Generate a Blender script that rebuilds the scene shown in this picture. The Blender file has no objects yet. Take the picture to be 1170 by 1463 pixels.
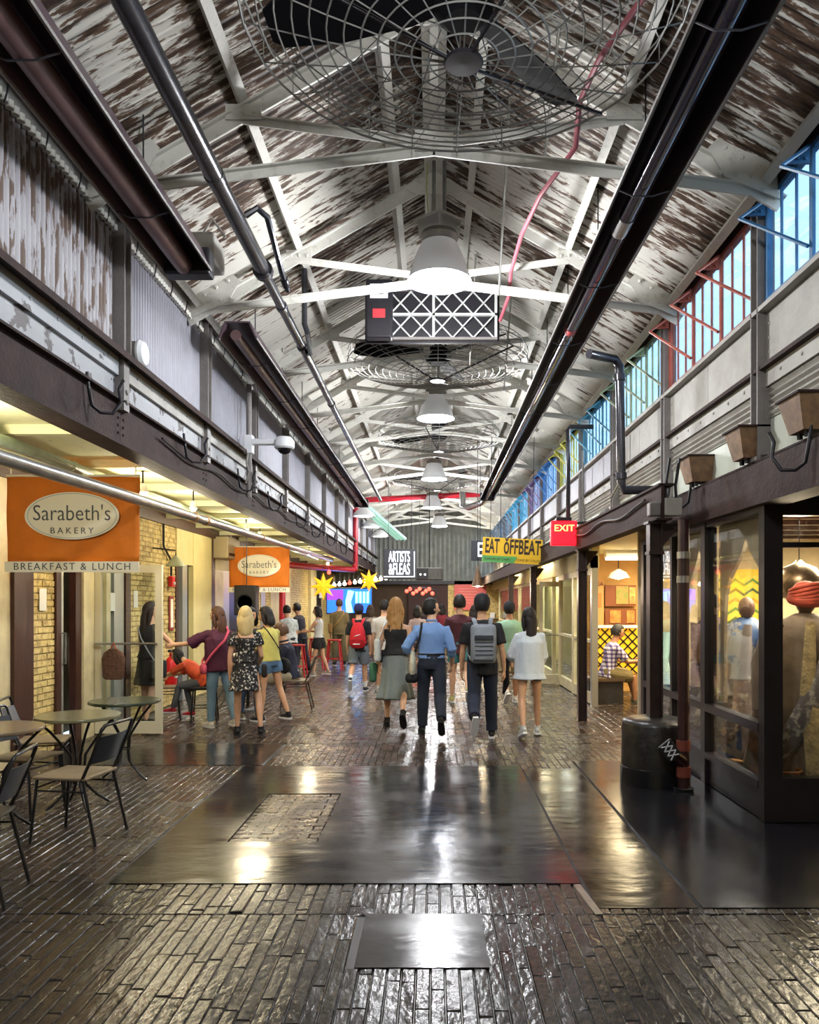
import bpy, bmesh, math, random
from mathutils import Vector, Matrix, noise
R = math.radians
rnd = random.Random(7)
SC = bpy.context.scene
COL = SC.collection
# ------------------------------------------------------------------ camera, world, light, exposure
FPX, CX, CY, CAMH = 1100.0, 620.0, 862.0, 1.64        # photograph treated as 1170x1463
cd = bpy.data.cameras.new('camera'); cam = bpy.data.objects.new('camera', cd); COL.objects.link(cam)
cam.location = (0, 0, CAMH); cam.rotation_euler = (R(90), 0, 0)
cd.sensor_fit = 'HORIZONTAL'; cd.sensor_width = 36.0; cd.lens = 36.0 * FPX / 1170
cd.shift_x = -(CX - 585) / 1170; cd.shift_y = (CY - 731.5) / 1170
cd.clip_start = .05; cd.clip_end = 300
SC.camera = cam
SC.view_settings.view_transform = 'Standard'; SC.view_settings.look = 'None'
SC.view_settings.gamma = 1; SC.view_settings.use_curve_mapping = False
SC.view_settings.exposure = 1.18
w = bpy.data.worlds.new('sky'); SC.world = w; w.use_nodes = True
bg = w.node_tree.nodes['Background']; bg.inputs[0].default_value = (.44, .69, 1.0, 1); bg.inputs[1].default_value = 1.15
sd = bpy.data.lights.new('sun', 'SUN'); sd.energy = 1.3; sd.angle = R(6); sd.color = (1, .97, .92)
sun = bpy.data.objects.new('sun', sd); COL.objects.link(sun)
sun.rotation_euler = Vector((-1, .12, -.075)).to_track_quat('-Z', 'Y').to_euler()
def lamp(name, kind, loc, energy, color=(1, 1, 1), size=.1, parent=None, rot=None, spot=None):
    l = bpy.data.lights.new(name, kind); l.energy = energy; l.color = color
    if kind == 'AREA': l.size = size
    else: l.shadow_soft_size = size
    if spot: l.spot_size = R(spot); l.spot_blend = .6
    o = bpy.data.objects.new(name, l); COL.objects.link(o); o.location = loc
    if rot: o.rotation_euler = rot
    if parent: o.parent = parent
    return o
# ------------------------------------------------------------------ helpers
def at(px, py, y): return Vector(((px - CX) * y / FPX, y, CAMH - (py - CY) * y / FPX))
def atX(px, py, x):
    y = x * FPX / (px - CX); return at(px, py, y)
def lin(c):
    if isinstance(c, str):
        c = c.lstrip('#'); c = [int(c[i:i+2], 16) / 255 for i in (0, 2, 4)]
    return tuple(v / 12.92 if v <= .04045 else ((v + .055) / 1.055) ** 2.4 for v in c)
MATS = {}
def mat(name, col, rough=.6, metal=0., var=.0, vs=6., bump=0., bs=40., emit=0., ecol=None, col2=None, thr=None, sx=(1, 1, 1), coat=0., rvar=0., spec=None, world=True):
    """procedural principled material; var/vs mixes towards col2 by noise, thr = sharp threshold (chipped paint)"""
    if name in MATS: return MATS[name]
    m = bpy.data.materials.new(name); m.use_nodes = True; MATS[name] = m
    nt = m.node_tree; N = nt.nodes; L = nt.links; b = N['Principled BSDF']
    c = lin(col); b.inputs['Base Color'].default_value = (*c, 1); m.diffuse_color = (*c, 1)
    b.inputs['Roughness'].default_value = rough; b.inputs['Metallic'].default_value = metal
    if spec is not None: b.inputs['Specular IOR Level'].default_value = spec
    if coat: b.inputs['Coat Weight'].default_value = coat; b.inputs['Coat Roughness'].default_value = .12
    if emit:
        b.inputs['Emission Color'].default_value = (*lin(ecol or col), 1); b.inputs['Emission Strength'].default_value = emit
    if var or bump or rvar:
        if world: src = N.new('ShaderNodeNewGeometry').outputs['Position']
        else: src = N.new('ShaderNodeTexCoord').outputs['Object']
        mp = N.new('ShaderNodeMapping'); mp.inputs['Scale'].default_value = sx; L.new(src, mp.inputs[0])
    if var:
        n = N.new('ShaderNodeTexNoise'); n.inputs['Scale'].default_value = vs; n.inputs['Detail'].default_value = 6
        n.inputs['Roughness'].default_value = .62
        L.new(mp.outputs[0], n.inputs['Vector'])
        r = N.new('ShaderNodeValToRGB'); L.new(n.outputs[0], r.inputs[0])
        c2 = lin(col2) if col2 else tuple(v * (1 - var) for v in c)
        a, z = thr if thr else (.3, .7)
        r.color_ramp.elements[0].position = a; r.color_ramp.elements[1].position = z
        r.color_ramp.elements[0].color = (*c, 1); cm = [x * var + y * (1 - var) for x, y in zip(c2, c)] if col2 else c2; r.color_ramp.elements[1].color = (*cm, 1)
        L.new(r.outputs[0], b.inputs['Base Color'])
        if rvar:
            mr = N.new('ShaderNodeMapRange'); L.new(n.outputs[0], mr.inputs[0]); mr.inputs[1].default_value = .35; mr.inputs[2].default_value = .65
            mr.inputs[3].default_value = rough; mr.inputs[4].default_value = rough + rvar; L.new(mr.outputs[0], b.inputs['Roughness'])
    if bump:
        n = N.new('ShaderNodeTexNoise'); n.inputs['Scale'].default_value = bs; n.inputs['Detail'].default_value = 4
        L.new(mp.outputs[0], n.inputs['Vector'])
        u = N.new('ShaderNodeBump'); u.inputs['Strength'].default_value = bump; u.inputs['Distance'].default_value = .02
        L.new(n.outputs[0], u.inputs['Height']); L.new(u.outputs[0], b.inputs['Normal'])
    return m
def glassmat(name, tint=(.9, .95, .97), refl=.12, rough=.02):
    m = bpy.data.materials.new(name); m.use_nodes = True; MATS[name] = m
    nt = m.node_tree; N = nt.nodes; L = nt.links; N.remove(N['Principled BSDF'])
    t = N.new('ShaderNodeBsdfTransparent'); t.inputs[0].default_value = (*tint, 1)
    g = N.new('ShaderNodeBsdfGlossy'); g.inputs['Roughness'].default_value = rough
    f = N.new('ShaderNodeFresnel'); f.inputs[0].default_value = 1.45
    ml = N.new('ShaderNodeMath'); ml.operation = 'MULTIPLY_ADD'; ml.inputs[1].default_value = .35; ml.inputs[2].default_value = refl * .3
    x = N.new('ShaderNodeMixShader'); L.new(f.outputs[0], ml.inputs[0]); L.new(ml.outputs[0], x.inputs[0])
    L.new(t.outputs[0], x.inputs[1]); L.new(g.outputs[0], x.inputs[2]); L.new(x.outputs[0], N['Material Output'].inputs[0])
    return m

def ortho(d):
    d = Vector(d).normalized()
    u = Vector((0, 0, 1)) if abs(d.z) < .9 else Vector((0, 1, 0))
    a = d.cross(u).normalized(); return a, a.cross(d).normalized()
class MB:
    def __init__(s): s.v = []; s.f = []
    def add(s, vs, fs):
        o = len(s.v); s.v += [tuple(p) for p in vs]; s.f += [tuple(i + o for i in q) for q in fs]; return s
    def box(s, x0, x1, y0, y1, z0, z1, M=None):
        vs = [Vector(p) for p in ((x0,y0,z0),(x1,y0,z0),(x1,y1,z0),(x0,y1,z0),(x0,y0,z1),(x1,y0,z1),(x1,y1,z1),(x0,y1,z1))]
        if M: vs = [M @ p for p in vs]
        return s.add(vs, [(0,3,2,1),(4,5,6,7),(0,1,5,4),(1,2,6,5),(2,3,7,6),(3,0,4,7)])
    def cbox(s, c, sz, M=None):
        a, b, d = [k / 2 for k in sz]; T = Matrix.Translation(c)
        return s.box(-a, a, -b, b, -d, d, T @ M if M else T)
    def bbox(s, c, sz, bev, M=None, seg=2):           # bevelled box
        bm = bmesh.new(); bmesh.ops.create_cube(bm, size=1)
        bmesh.ops.scale(bm, vec=sz, verts=bm.verts)
        bmesh.ops.bevel(bm, geom=bm.edges[:], offset=bev, segments=seg, affect='EDGES', profile=.5)
        T = Matrix.Translation(c); T = T @ M if M else T
        bm.verts.index_update()
        s.add([T @ v.co for v in bm.verts], [[v.index for v in f.verts] for f in bm.faces]); bm.free(); return s
    def tube(s, pts, r, n=8, caps=True, closed=False, ref=None, ry=None, round_=False):
        """swept tube; r number or list, ry second half-axis (list) along the frame's other direction"""
        pts = [Vector(p) for p in pts]; m = len(pts)
        rs = r if isinstance(r, (list, tuple)) else [r] * m
        rys = ry if ry else rs
        if round_:
            d0 = (pts[0] - pts[1]).normalized(); d1 = (pts[-1] - pts[-2]).normalized()
            A = [(pts[0] + d0 * rs[0] * k, q) for k, q in ((.9, .38), (.6, .78))]; B = [(pts[-1] + d1 * rs[-1] * k, q) for k, q in ((.6, .78), (.9, .38))]
            pts = [a[0] for a in A] + pts + [b[0] for b in B]
            rs = [rs[0] * q for _, q in A] + list(rs) + [rs[-1] * q for _, q in B]; rys = [rys[0] * q for _, q in A] + list(rys) + [rys[-1] * q for _, q in B]
            m = len(pts)
        tg = []
        for i in range(m):
            if closed: d = pts[(i + 1) % m] - pts[i - 1]
            else: d = pts[min(i + 1, m - 1)] - pts[max(i - 1, 0)]
            tg.append(d.normalized() if d.length > 1e-9 else Vector((0, 0, 1)))
        if ref is not None:
            a = Vector(ref); a = (a - tg[0] * a.dot(tg[0])).normalized()
        else: a = ortho(tg[0])[0]
        vs = []
        for i in range(m):
            a = (a - tg[i] * a.dot(tg[i])); a = a.normalized() if a.length > 1e-6 else ortho(tg[i])[0]
            b = tg[i].cross(a)
            for k in range(n):
                t = 2 * math.pi * k / n; vs.append(pts[i] + a * (math.cos(t) * rs[i]) + b * (math.sin(t) * rys[i]))
        fs = []
        for i in range(m if closed else m - 1):
            j = (i + 1) % m
            for k in range(n): fs.append((i*n+k, i*n+(k+1)%n, j*n+(k+1)%n, j*n+k))
        if caps and not closed: fs += [tuple(range(n - 1, -1, -1)), tuple((m-1)*n + k for k in range(n))]
        return s.add(vs, fs)
    def lathe(s, prof, n=20, M=None, a0=0, a1=2 * math.pi):
        vs = []; full = abs(a1 - a0 - 2 * math.pi) < 1e-6; k = n if full else n + 1
        for r, z in prof:
            for i in range(k):
                t = a0 + (a1 - a0) * i / n; p = Vector((r * math.cos(t), r * math.sin(t), z)); vs.append(M @ p if M else p)
        fs = []
        for j in range(len(prof) - 1):
            for i in range(n if full else n): fs.append((j*k+i, j*k+(i+1) % k, (j+1)*k+(i+1) % k, (j+1)*k+i))
        return s.add(vs, fs)
    def prism(s, poly, h, M=None):                    # poly in xy, extruded 0..h in z
        n = len(poly); vs = [Vector((x, y, 0)) for x, y in poly] + [Vector((x, y, h)) for x, y in poly]
        if M: vs = [M @ p for p in vs]
        return s.add(vs, [tuple(range(n - 1, -1, -1)), tuple(range(n, 2 * n))] + [(i, (i+1) % n, n + (i+1) % n, n + i) for i in range(n)])
    def bar(s, p0, p1, prof, up=(0, 0, 1)):           # open or closed profile polygon extruded p0->p1; prof (side, up)
        p0, p1 = Vector(p0), Vector(p1); d = (p1 - p0).normalized(); u = Vector(up); u = (u - d * u.dot(d)).normalized(); a = d.cross(u)
        n = len(prof); vs = [p + a * x + u * y for p in (p0, p1) for x, y in prof]
        return s.add(vs, [tuple(range(n - 1, -1, -1)), tuple(range(n, 2 * n))] + [(i, (i+1) % n, n + (i+1) % n, n + i) for i in range(n)])
    def sphere(s, c, r, n=10, m=6, M=None):
        rx, ry, rz = r if isinstance(r, (tuple, list)) else (r, r, r); vs = []; fs = []
        for j in range(1, m):
            p = math.pi * j / m
            for i in range(n):
                t = 2 * math.pi * i / n; vs.append(Vector((rx * math.sin(p) * math.cos(t), ry * math.sin(p) * math.sin(t), rz * math.cos(p))))
        vs += [Vector((0, 0, rz)), Vector((0, 0, -rz))]; T = len(vs) - 2
        for j in range(m - 2):
            for i in range(n): fs.append((j*n+i, (j+1)*n+i, (j+1)*n+(i+1) % n, j*n+(i+1) % n))
        for i in range(n): fs += [(T, i, (i+1) % n), (T+1, (m-2)*n+(i+1) % n, (m-2)*n+i)]
        c = Vector(c); return s.add([(M @ v if M else v) + c for v in vs], fs)
    def mesh(s, name, smooth=None):
        me = bpy.data.meshes.new(name); me.from_pydata(s.v, [], s.f); me.update()
        bm = bmesh.new(); bm.from_mesh(me); bmesh.ops.recalc_face_normals(bm, faces=bm.faces); bm.to_mesh(me); bm.free()
        if smooth is not None:
            me.polygons.foreach_set('use_smooth', [True] * len(me.polygons)); me.set_sharp_from_angle(angle=R(smooth))
        return me
    def build(s, name, m, parent=None, smooth=None, loc=None, rz=0):
        me = s.mesh(name, smooth); 
        if m: me.materials.append(m)
        return link(name, me, parent, loc, rz)
def link(name, data, parent=None, loc=None, rz=0):
    o = bpy.data.objects.new(name, data); COL.objects.link(o)
    if parent: o.parent = parent
    if loc is not None: o.location = loc
    if rz: o.rotation_euler.z = rz
    return o
def tag(o, label=None, cat=None, group=None, kind=None):
    for k, v in (('label', label), ('category', cat), ('group', group), ('kind', kind)):
        if v: o[k] = v
    return o
def thing(name, label, cat, loc=(0, 0, 0), rz=0, group=None):
    o = link(name, None, None, loc, rz); return tag(o, label, cat, group)
def struct(name):
    o = link(name, None); o['kind'] = 'structure'; return o
def copy_thing(o, loc=None, rz=None, label=None):
    kids = list(o.children)
    c = o.copy(); COL.objects.link(c)
    if loc is not None: c.location = loc
    if rz is not None: c.rotation_euler.z = rz
    if label: c['label'] = label
    def rec(src, dst):
        for k in list(src.children):
            d = k.copy(); COL.objects.link(d); d.parent = dst; rec(k, d)
    rec(o, c); return c
def text(body, size, m, M, name, parent=None, depth=.004, sx=1., bold=0., align='CENTER', lsp=1., fit=None):
    cu = bpy.data.curves.new('txt', 'FONT'); cu.body = body; cu.size = size; cu.extrude = depth; cu.offset = bold
    cu.align_x = align; cu.align_y = 'CENTER'; cu.space_character = lsp; cu.resolution_u = 3
    o = bpy.data.objects.new('txt', cu); COL.objects.link(o)
    dg = bpy.context.evaluated_depsgraph_get(); me = bpy.data.meshes.new_from_object(o.evaluated_get(dg))
    bpy.data.objects.remove(o); me.name = name
    if fit: xs = [v.co.x for v in me.vertices]; sx = fit / (max(xs) - min(xs))
    me.transform(M @ Matrix.Diagonal((sx, 1, 1, 1))); me.materials.clear(); me.materials.append(m)
    return link(name, me, parent)
def basis(o, x, y, z):
    M = Matrix.Identity(4)
    for i, a in enumerate((x, y, z)):
        a = Vector(a)
        for k in range(3): M[k][i] = a[k]
    for k in range(3): M[k][3] = Vector(o)[k]
    return M
FACE = lambda o: basis(o, (1, 0, 0), (0, 0, 1), (0, -1, 0))     # text plane facing the viewer (-Y)
ORD = 'nearest second third fourth fifth sixth seventh eighth ninth tenth eleventh twelfth thirteenth fourteenth fifteenth sixteenth'.split()
def nth(i): return ORD[i]
# ------------------------------------------------------------------ materials
white_iron = mat('white painted iron', '#d9d8d0', .55, var=.55, vs=9, col2='#8d867a', thr=(.55, .75), bump=.15, bs=60)
beam_rust = mat('brown painted beam', '#3a2824', .75, var=.8, vs=5, col2='#201717', spec=.25, bump=.3, bs=30, thr=(.35, .7))
post_grey = mat('grey painted iron', '#7c7774', .5, var=.6, vs=6, col2='#5d5654', bump=.2, bs=40)
plate_chip = mat('chipped white plate', '#a2a5aa', .55, var=1, vs=5, col2='#4a4444', thr=(.56, .585), bump=.2, bs=30)
plate_grey = mat('grey plate', '#a5a39c', .55, var=.6, vs=4, col2='#7d766f', bump=.15, bs=30)
lav = mat('pale corrugated cladding', '#8e8e99', .5, var=.7, vs=3, col2='#77747c', bump=.1, bs=30)
dark_metal = mat('dark metal', '#26242a', .45, metal=.3, var=.4, vs=8)
black_frame = mat('black painted frame', '#241f22', .35, var=.4, vs=5, bump=.1, bs=30)
pipe_dark = mat('dark painted pipe', '#3c3c42', .25, metal=.4, var=.3, vs=10)
steel = mat('galvanised steel', '#a9a9a6', .3, metal=.85, var=.3, vs=10)
green_pipe = mat('pale green pipe', '#b8cdb9', .35, var=.3, vs=8)
red_pipe = mat('red sprinkler pipe', '#b3172b', .35, var=.2, vs=6)
cream = mat('cream painted wall', '#d8cb93', .6, var=.4, vs=3, col2='#b3a163', bump=.15, bs=30)
soffit_m = mat('cream soffit', '#d6d6b0', .6, var=1, vs=5, col2='#6d644a', thr=(.66, .7), bump=.15, bs=30)
cream_wood = mat('cream door frame', '#dccfa6', .45, var=.3, vs=4)
alu = mat('aluminium frame', '#b9bbb4', .35, metal=.6)
brown_wood = mat('dark brown wood', '#4a2a20', .45, var=.5, vs=4, sx=(6, 6, 1))
red_brick = mat('red brick', '#96502c', .8, var=.6, vs=12, col2='#5f2f1d', bump=.5, bs=50)
yel_brick = mat('painted yellow brick', '#d3bd7c', .7, var=.9, vs=9, col2='#8a6f3e', thr=(.45, .68), bump=.5, bs=40)
dark_brick = mat('dark brick', '#3f2523', .7, var=.5, vs=10, col2='#2a1716', bump=.4, bs=40)
mortar = mat('mortar', '#ab9662', .9, var=.3, vs=20)
gl_thin = glassmat('clear glass')
gl_shop = glassmat('shop window glass', (.93, .93, .9), .1)
lamp_white = mat('white enamel', '#e4e6ea', .35)
fan_black = mat('fan black', '#0d0c10', .8, spec=.15)
black_rub = mat('black', '#131215', .5)
shop_wall = mat('warm shop wall', '#d9c6a0', .7, var=.3, vs=3)
ceil_dark = mat('dark ceiling', '#4a3f34', .8)
# chipped white roof paint: world position stretched down the slope; nearer bays are the worst
def roofmat():
    m = bpy.data.materials.new('chipped white roof paint'); m.use_nodes = True; nt = m.node_tree; N = nt.nodes; L = nt.links; b = N['Principled BSDF']
    g = N.new('ShaderNodeNewGeometry'); mp = N.new('ShaderNodeMapping'); mp.inputs['Scale'].default_value = (1.5, 11, 1.5); L.new(g.outputs['Position'], mp.inputs[0])
    n = N.new('ShaderNodeTexNoise'); n.inputs['Scale'].default_value = 1.6; n.inputs['Detail'].default_value = 7; n.inputs['Roughness'].default_value = .7; L.new(mp.outputs[0], n.inputs['Vector'])
    n2 = N.new('ShaderNodeTexNoise'); n2.inputs['Scale'].default_value = .75; n2.inputs['Detail'].default_value = 3; L.new(g.outputs['Position'], n2.inputs['Vector'])
    sp = N.new('ShaderNodeSeparateXYZ'); L.new(g.outputs['Position'], sp.inputs[0])
    mr = N.new('ShaderNodeMapRange'); L.new(sp.outputs['Y'], mr.inputs[0]); mr.inputs[1].default_value = 5; mr.inputs[2].default_value = 12; mr.inputs[3].default_value = .1; mr.inputs[4].default_value = -.05
    a = N.new('ShaderNodeMath'); a.operation = 'MULTIPLY_ADD'; L.new(n2.outputs[0], a.inputs[0]); a.inputs[1].default_value = .55; L.new(mr.outputs[0], a.inputs[2])
    s = N.new('ShaderNodeMath'); s.operation = 'ADD'; L.new(n.outputs[0], s.inputs[0]); L.new(a.outputs[0], s.inputs[1])
    r = N.new('ShaderNodeValToRGB'); L.new(s.outputs[0], r.inputs[0]); e = r.color_ramp.elements
    e[0].position = .81; e[0].color = (*lin('#d5d2c9'), 1); e[1].position = .845; e[1].color = (*lin('#66503f'), 1)
    k = e.new(.98); k.color = (*lin('#2e211c'), 1)
    L.new(r.outputs[0], b.inputs['Base Color']); b.inputs['Roughness'].default_value = .55
    u = N.new('ShaderNodeBump'); u.inputs['Strength'].default_value = .35; u.inputs['Distance'].default_value = .01; u.invert = True
    L.new(r.outputs[0], u.inputs['Height']); L.new(u.outputs[0], b.inputs['Normal'])
    MATS['roof'] = m; return m
roof_m = roofmat()
def corrpeel():
    return mat('chipped corrugated cladding', '#a09ca2', .55, var=1, vs=2.0, col2='#5d4a40', thr=(.49, .53), sx=(1, 9, 1.2), bump=.2, bs=20)
corr_peel = corrpeel()
# ------------------------------------------------------------------ roof (structure)
HW = 2.5; RZ = 6.20; TAN = .576; Y0, Y1 = -3.0, 34.0
SL = math.atan(TAN)
ceiling = struct('ceiling')
def roofz(x): return RZ - TAN * abs(x)
sheetw = .76; nw = 10; ns = nw * 8
def sheet_mesh(sgn, xo):
    b = MB(); vs = []
    nx, nz = math.sin(SL) * sgn, math.cos(SL)
    for x in (0.0, xo):
        for i in range(ns + 1):
            y = sheetw * 1.03 * i / ns; h = .010 * math.sin(2 * math.pi * i / 8)
            vs.append((sgn * x + nx * h, y, RZ - TAN * x + nz * h))
    b.add(vs, [(i, i + 1, ns + 2 + i, ns + 1 + i) for i in range(ns)])
    me = b.mesh('roof_sheet', 50); me.materials.append(roof_m); return me
for sgn in (-1, 1):
    me = sheet_mesh(sgn, 2.98 if sgn < 0 else 2.54)
    for i in range(int((Y1 - Y0) / sheetw) + 1):
        o = link('roof_sheet', me, ceiling, (0, Y0 + i * sheetw, 0)); o.location.z += .004 * (i % 2)
# purlins
def zprof(wd, h, t): return [(-wd/2, -h/2), (wd/2, -h/2), (wd/2, -h/2 + t), (-wd/2 + t, -h/2 + t), (-wd/2 + t, h/2), (-wd/2, h/2)]
for x in (-2.42, -1.40, -.40, .40, 1.40, 2.42):
    z = roofz(x) - .075
    MB().bar((x, Y0, z), (x, Y1, z), zprof(.07, .12, .016), up=(math.copysign(math.sin(SL), x), 0, math.cos(SL))).build('purlin', white_iron, ceiling)
MB().bar((0, Y0, RZ - .09), (0, Y1, RZ - .09), [(-.1, -.06), (0, 0), (.1, -.06), (.1, -.045), (0, .02), (-.1, -.045)]).build('ridge_cap', white_iron, ceiling)
# trusses -----------------------------------------------------------
TY = [5.6 + 2.3 * k for k in range(12)]; LP = [6.14 + 2.25 * k for k in range(12)]
def angle(w_, h, t): return [(-w_/2, 0), (w_/2, 0), (w_/2, -t), (t/2, -t), (t/2, -h), (-t/2, -h), (-t/2, -t), (-w_/2, -t)]
def make_truss(y, label):
    t = thing('roof_truss', label, 'roof truss', (0, y, 0), group='white roof trusses')
    C = Vector((0, 0, 4.97)); 
    for s in (-1, 1):
        e = Vector((s * 2.46, 0, 4.66)); zr = roofz(1.40) - .16
        MB().bar((s * 2.55, 0, roofz(2.55) - .145), (0, 0, RZ - .145), [(-.045, 0), (.045, 0), (.045, -.015), (.01, -.015), (.01, -.11), (-.01, -.11), (-.01, -.015), (-.045, -.015)]).build('rafter', white_iron, t)
        MB().bar(e, C, angle(.085, .075, .014)).build('tie_bar', white_iron, t)
        m = Vector((s * 1.38, 0, zr - .05))
        MB().bar(m, C + Vector((s * .04, 0, .04)), angle(.07, .06, .012)).build('strut', white_iron, t)
        g = MB()
        pl = [(s * 2.5, 4.56), (s * 2.5, 4.78), (s * 2.05, 5.0), (s * 1.98, 4.93), (s * 2.1, 4.72)]
        g.prism([(x, z) for x, z in pl], .014, basis((0, -.03, 0), (1, 0, 0), (0, 0, 1), (0, -1, 0)))
        for k in range(4): g.sphere((s * (2.10 + k * .12), -.048, 4.93 - k * .07), (.02, .012, .02), 6, 4); g.sphere((s * (2.06 + k * .12), -.048, 4.745 - k * .013), (.018, .012, .018), 6, 4)
        g.build('gusset', white_iron, t)
        q = MB().box(s * 1.38 - .13, s * 1.38 + .13, -.03, -.018, zr - .09, zr + .02)
        for k in (-1, 0, 1): q.sphere((s * 1.38 + k * .08, -.034, zr - .04), (.016, .01, .016), 6, 4)
        q.build('gusset', white_iron, t)
    q = MB().box(-.14, .14, -.03, -.016, 4.92, 5.07)
    for k in (-1, 1): q.sphere((k * .09, -.036, 5.0), (.017, .01, .017), 6, 4)
    q.build('center_plate', white_iron, t)
    MB().prism([(-.3, RZ - .32), (-.2, RZ - .38), (.2, RZ - .38), (.3, RZ - .32), (0, RZ - .14)], .014, basis((0, -.03, 0), (1, 0, 0), (0, 0, 1), (0, -1, 0))).build('apex_plate', white_iron, t)
    MB().bar((.0, 0, 5.0), (.0, 0, RZ - .2), angle(.06, .05, .012), up=(0, 1, 0)).build('king_rod', white_iron, t)
    return t
T0 = make_truss(TY[0], 'white riveted steel roof truss nearest to the viewer, above the first pendant lamp')
for i, y in enumerate(TY[1:], 1): copy_thing(T0, (0, y, 0), label='white riveted steel roof truss, %s of the row down the hall' % nth(i))
# ------------------------------------------------------------------ upper walls (structure)
wl = struct('wall_left'); wr = struct('wall_right')
X = -HW
def rivets(b, p0, p1, n, nrm, r=.014):
    p0, p1 = Vector(p0), Vector(p1); a = Vector(nrm)
    for i in range(n):
        p = p0.lerp(p1, (i + .5) / n); s = [r if not abs(c) > .5 else r * .6 for c in a]
        b.sphere(p, s, 6, 4)
MB().box(X - .18, X, Y0, Y1, 4.60, 4.76).build('eave_plate', plate_grey, wl)
MB().box(X - .14, X - .1, Y0, Y1, 3.18, 4.62).build('backing', post_grey, wl)      # weather skin behind the corrugated panels
def corr_panel(y0, y1, m, p=.06, a=.012):
    n = max(8, int((y1 - y0) / p) * 6); b = MB(); vs = []
    for z in (3.60, 4.56):
        for i in range(n + 1):
            y = y0 + (y1 - y0) * i / n; t = (i % 6) / 6; h = a * max(-1, min(1, 1.7 * math.sin(2 * math.pi * i / 6)))
            vs.append((X - .035 + h, y, z))
    b.add(vs, [(i, i + 1, n + 2 + i, n + 1 + i) for i in range(n)])
    return b.build('corrugated_panel', m, wl, 60)
edges = [Y0] + [3.7] + LP + [Y1]
for i in range(len(edges) - 1):
    y0, y1 = edges[i] + .06, edges[i + 1] - .06
    corr_panel(y0, y1, corr_peel if i < 2 else lav)
    MB().box(X - .10, X - .02, y0, y1, 3.235, 3.44).build('white_panel', plate_chip, wl)
    b = MB().box(X - .05, X + .012, y0, y1, 3.44, 3.585); rivets(b, (X + .014, y0 + .1, 3.52), (X + .014, y1 - .1, 3.52), 6, (1, 0, 0)); b.build('riveted_plate', plate_grey if i > 1 else plate_chip, wl)
    # scalloped edge strip of the cladding with its tie wires
    b = MB(); n = int((y1 - y0) / .062)
    for k in range(n): b.tube([(X + .0, y0 + (k + .5) * .062, 4.555), (X + .0, y0 + (k + .5) * .062, 4.60)], .026, 6)
    b.build('scalloped_edge', white_iron, wl)
    b = MB(); n = 5
    for k in range(n):
        yy = y0 + (k + .5) * (y1 - y0) / n; b.tube([(X + .012, yy, 4.54), (X + .03, yy, 4.6), (X + .03, yy + .01, 4.66)], .006, 5)
    b.build('tie_wire', dark_metal, wl)
MB().bar((X + .04, Y0, 3.60), (X + .04, Y1, 3.60), [(-.09, 0), (.07, 0), (.07, -.05), (.055, -.05), (.055, -.015), (-.09, -.015)]).build('ledge', beam_rust, wl)
for y in [3.7] + LP:
    b = MB()
    b.box(X - .1, X + .06, y - .07, y - .055, 3.58, 4.70).box(X - .1, X + .06, y + .055, y + .07, 3.58, 4.70).box(X + .01, X + .025, y - .06, y + .06, 3.58, 4.70)
    b.sphere((X + .03, y, 4.62), (.012, .025, .025), 6, 4); b.sphere((X + .03, y, 3.9), (.012, .02, .02), 6, 4)
    b.build('post', post_grey, wl)
    b = MB().box(X - .06, X + .05, y - .055, y + .055, 3.17, 3.57); rivets(b, (X + .052, y, 3.2), (X + .052, y, 3.36), 2, (1, 0, 0), .022); b.build('post_foot', post_grey, wl)
# beam
ty_b = [Y0, 1.45] + LP + [Y1]
for i in range(0, len(ty_b) - 1):
    y0, y1 = ty_b[i], ty_b[i + 1]
    b = MB().box(X - .03, X + .0, y0, y1 - .006, 2.91, 3.235)
    rivets(b, (X + .003, y1 - .05, 2.96), (X + .003, y1 - .05, 3.2), 4, (1, 0, 0), .012); rivets(b, (X + .003, y0 + .05, 2.96), (X + .003, y0 + .05, 3.2), 4, (1, 0, 0), .012)
    b.build('beam_web', beam_rust, wl)
MB().box(X - .16, X + .05, Y0, Y1, 2.885, 2.905).box(X - .16, X + .05, Y0, Y1, 3.232, 3.25).build('beam_flange', beam_rust, wl)
# soffit over the shopfronts
MB().box(-4.5, X - .02, Y0, Y1, 3.05, 3.12).build('soffit', soffit_m, wl)
for k, y in enumerate([4.6 + 1.5 * i for i in range(19)]): MB().box(-4.4, X - .03, y - .035, y + .035, 2.975, 3.05).build('soffit_joist', soffit_m, wl)
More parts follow.
